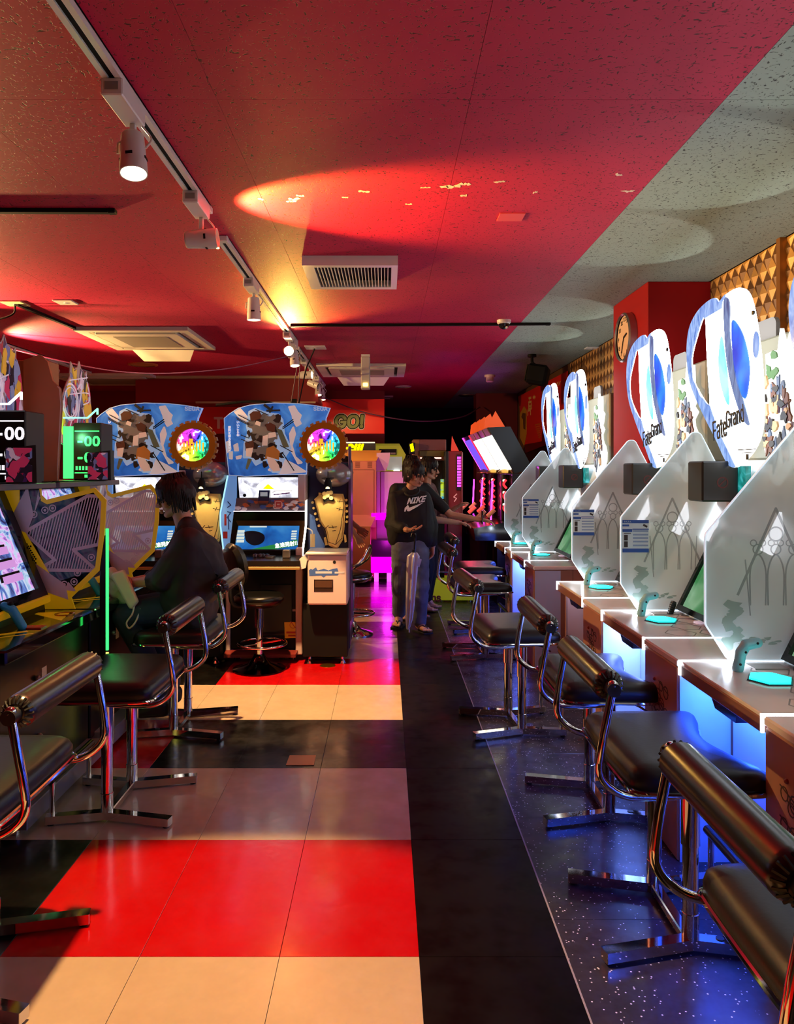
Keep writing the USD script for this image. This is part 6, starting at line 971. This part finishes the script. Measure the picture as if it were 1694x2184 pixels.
for a in an: A('shoe', MF.batch_hull([sph(a+(.02,0,-.13),.042), sph(a+(-.10,.03,-.165),.032), sph(a+(-.10,-.03,-.165),.032), sph(a+(.02,0,-.16),.040), sph(a+(-.16,0,-.17),.026)]), mt('shoe_black','#0c0b0b',.5), smooth=50)
bagm = mt('cream_canvas','#b8a492',.75,var=.12,scale=12); b = Thing('shoulder_bag', 'cream canvas bag with a cord loop on the lap of the seated person', 'bag', (-1.6, 4.5, .8)); bg = fleshed([MF.batch_hull([sph(P(236,1235,-.1),.05), sph(P(258,1252,-.1),.07), sph(P(268,1282,-.05),.05), sph(P(278,1290,-.12),.03), sph(P(238,1248,.05),.05)]), bone(P(240,1222,-.14),.028,P(288,1285,-.16),.026)], .014, 5)
nz = meshkit.fbm(bg.vertices*16, 3, 4)-.5; bg.vertices = bg.vertices+bg.vertex_normals*(nz*.05)[:,None]; b.add('pouch', bg, bagm, smooth=True); b.add('cord', tube(spline([P(287,1290,-.2), P(282,1310,-.21), P(270,1328,-.21), P(276,1340,-.21), P(290,1325,-.21), P(300,1298,-.19)],6), .0055, 8), mt('cord_cream','#cbbcae',.6)); b.add('flap', fleshed([MF.batch_hull([sph(P(245,1228,-.17),.02), sph(P(262,1222,-.17),.018), sph(P(290,1282,-.2),.016), sph(P(280,1292,-.2),.018)])], .012, 4), mt('canvas_light','#c8b6a4',.7), smooth=True)
# ---------------- three people further back
def figure(label, x, y, yaw, shirt, trousers, arms, hgt=1.68, seated=False, seed=1):
    """plain standing or seated figure made facing -y at the origin and then turned; arms: elbow and wrist of each arm"""
    s = hgt/1.68; t = Thing('person', label, 'person', (x, y, 0), yaw); A = lambda n, m, mat, **k: t.add(n, m, mat, local=True, **k); dz = -.40 if seated else 0
    c = np.array([0,-.01,1.56+dz]); hd, at = head(c, 0, 1.0, 4); sh = [np.array([q*.17,.02,1.34+dz]) for q in (-1,1)]; hp = [np.array([q*.09,.02,.88+dz]) for q in (-1,1)]
    kn = [np.array([q*.11,-.42 if seated else -.02,.50 if seated else .48]) for q in (-1,1)]; an = [np.array([q*.11,-.36 if seated else .03,.10]) for q in (-1,1)]
    b = hd+chain((0,.02,1.36+dz,.054),(0,.015,1.46+dz,.052),(0,.005,1.52+dz,.055))+[MF.batch_hull([sph(sh[0],.06), sph(sh[1],.06), sph(hp[0]+(0,0,.05),.095), sph(hp[1]+(0,0,.05),.095)])]
    for i, (e, w) in enumerate(arms): b += chain((*sh[i],.050),(*e,.040),(*w,.025))+hand(w, np.array(w)-np.array(e), (0,0,1) if abs(w[2]-e[2]) < .15 else (1,0,0), curl=.6, side=1 if i == 0 else -1)
    for i in (0,1): b += chain((*hp[i],.088),(*kn[i],.058),(*an[i],.040))+foot(an[i], (0,-1), .0)
    bp = A('body', fleshed(b, .018, 6), skin, smooth=True); h1, h2 = hair(at, 1.02, seed, .015, 90, 1.05, -.06); hh = A('hair', h1, hairm, smooth=50); A('hair_locks', h2, hairm, under=hh, smooth=True)
    for q in (-1, 1): A('eye', mv(trimesh.creation.icosphere(1, .0095), at(q*.031,-.0775,.002)), mt('eye_dark','#1a1210',.15), under=bp)
    tee = [MF.batch_hull([sph(sh[0],.075), sph(sh[1],.075), sph(hp[0]+(0,0,.04),.11), sph(hp[1]+(0,0,.04),.11)])]+sum([chain((*sh[i],.078),(*(np.array(arms[i][0])*.75+sh[i]*.25),.062)) for i in (0,1)], [])
    A('t_shirt', fleshed(tee, .025, 6), shirt, smooth=True); A('trousers', fleshed([MF.batch_hull([sph(hp[0]+(0,0,.03),.105), sph(hp[1]+(0,0,.03),.105), sph(hp[0],.10), sph(hp[1],.10)])]+sum([chain((*hp[i],.102),(*kn[i],.076),(*(an[i]+(0,0,.01)),.056)) for i in (0,1)], []), .025, 6), trousers, smooth=True)
    return t
dark_t = mt('dark_trousers','#101014',.8)
figure('person in a black T-shirt stretching one bare arm to the right', .27, 7.98, 30, black_cotton, dark_t, (((-.24,.02,1.10),(-.22,-.02,.86)), ((.36,-.20,1.08),(.62,-.40,1.03))), 1.66, False, 31)
figure('person at the music machines mostly hidden behind the others, one orange-lit forearm raised', .47, 8.44, 75, mt('dark_red_cotton','#3a0c10',.8), dark_t, (((-.22,-.1,1.02),(-.10,-.36,.98)), ((.22,-.12,1.02),(.16,-.30,1.14))), 1.62, False, 32)
p4 = figure('person in a pink-white T-shirt with a backpack, half hidden behind the right naval machine', -.47, 8.15, 100, mt('pale_pink_cotton','#c89488',.8), dark_t, (((-.24,.02,1.08),(-.22,-.12,.86)), ((.24,.0,1.08),(.20,-.2,.92))), 1.66, False, 33)
bp_ = p4.add('backpack', fleshed([MF.batch_hull([sph((x,.20,z),.07) for x in (-.11,.11) for z in (.98,1.26)])], .03, 4), mt('olive_backpack','#3a2a1a',.8,bump=.3,bscale=40), local=True, smooth=True); p4.add('strap', cat([tube(spline([(q*.12,.18,1.28),(q*.13,-.02,1.40),(q*.13,-.085,1.25),(q*.13,.0,1.0)],5), .018, 6) for q in (-1,1)]), mt('olive_backpack','#3a2a1a',.8), under=bp_, local=True)
single('mobile_phone', 'small dark phone in the outstretched hand behind the standing person', 'phone', box(0,.012,0,.07,0,.14,.003).apply_translation((1.00,7.88,.99)), blackg)
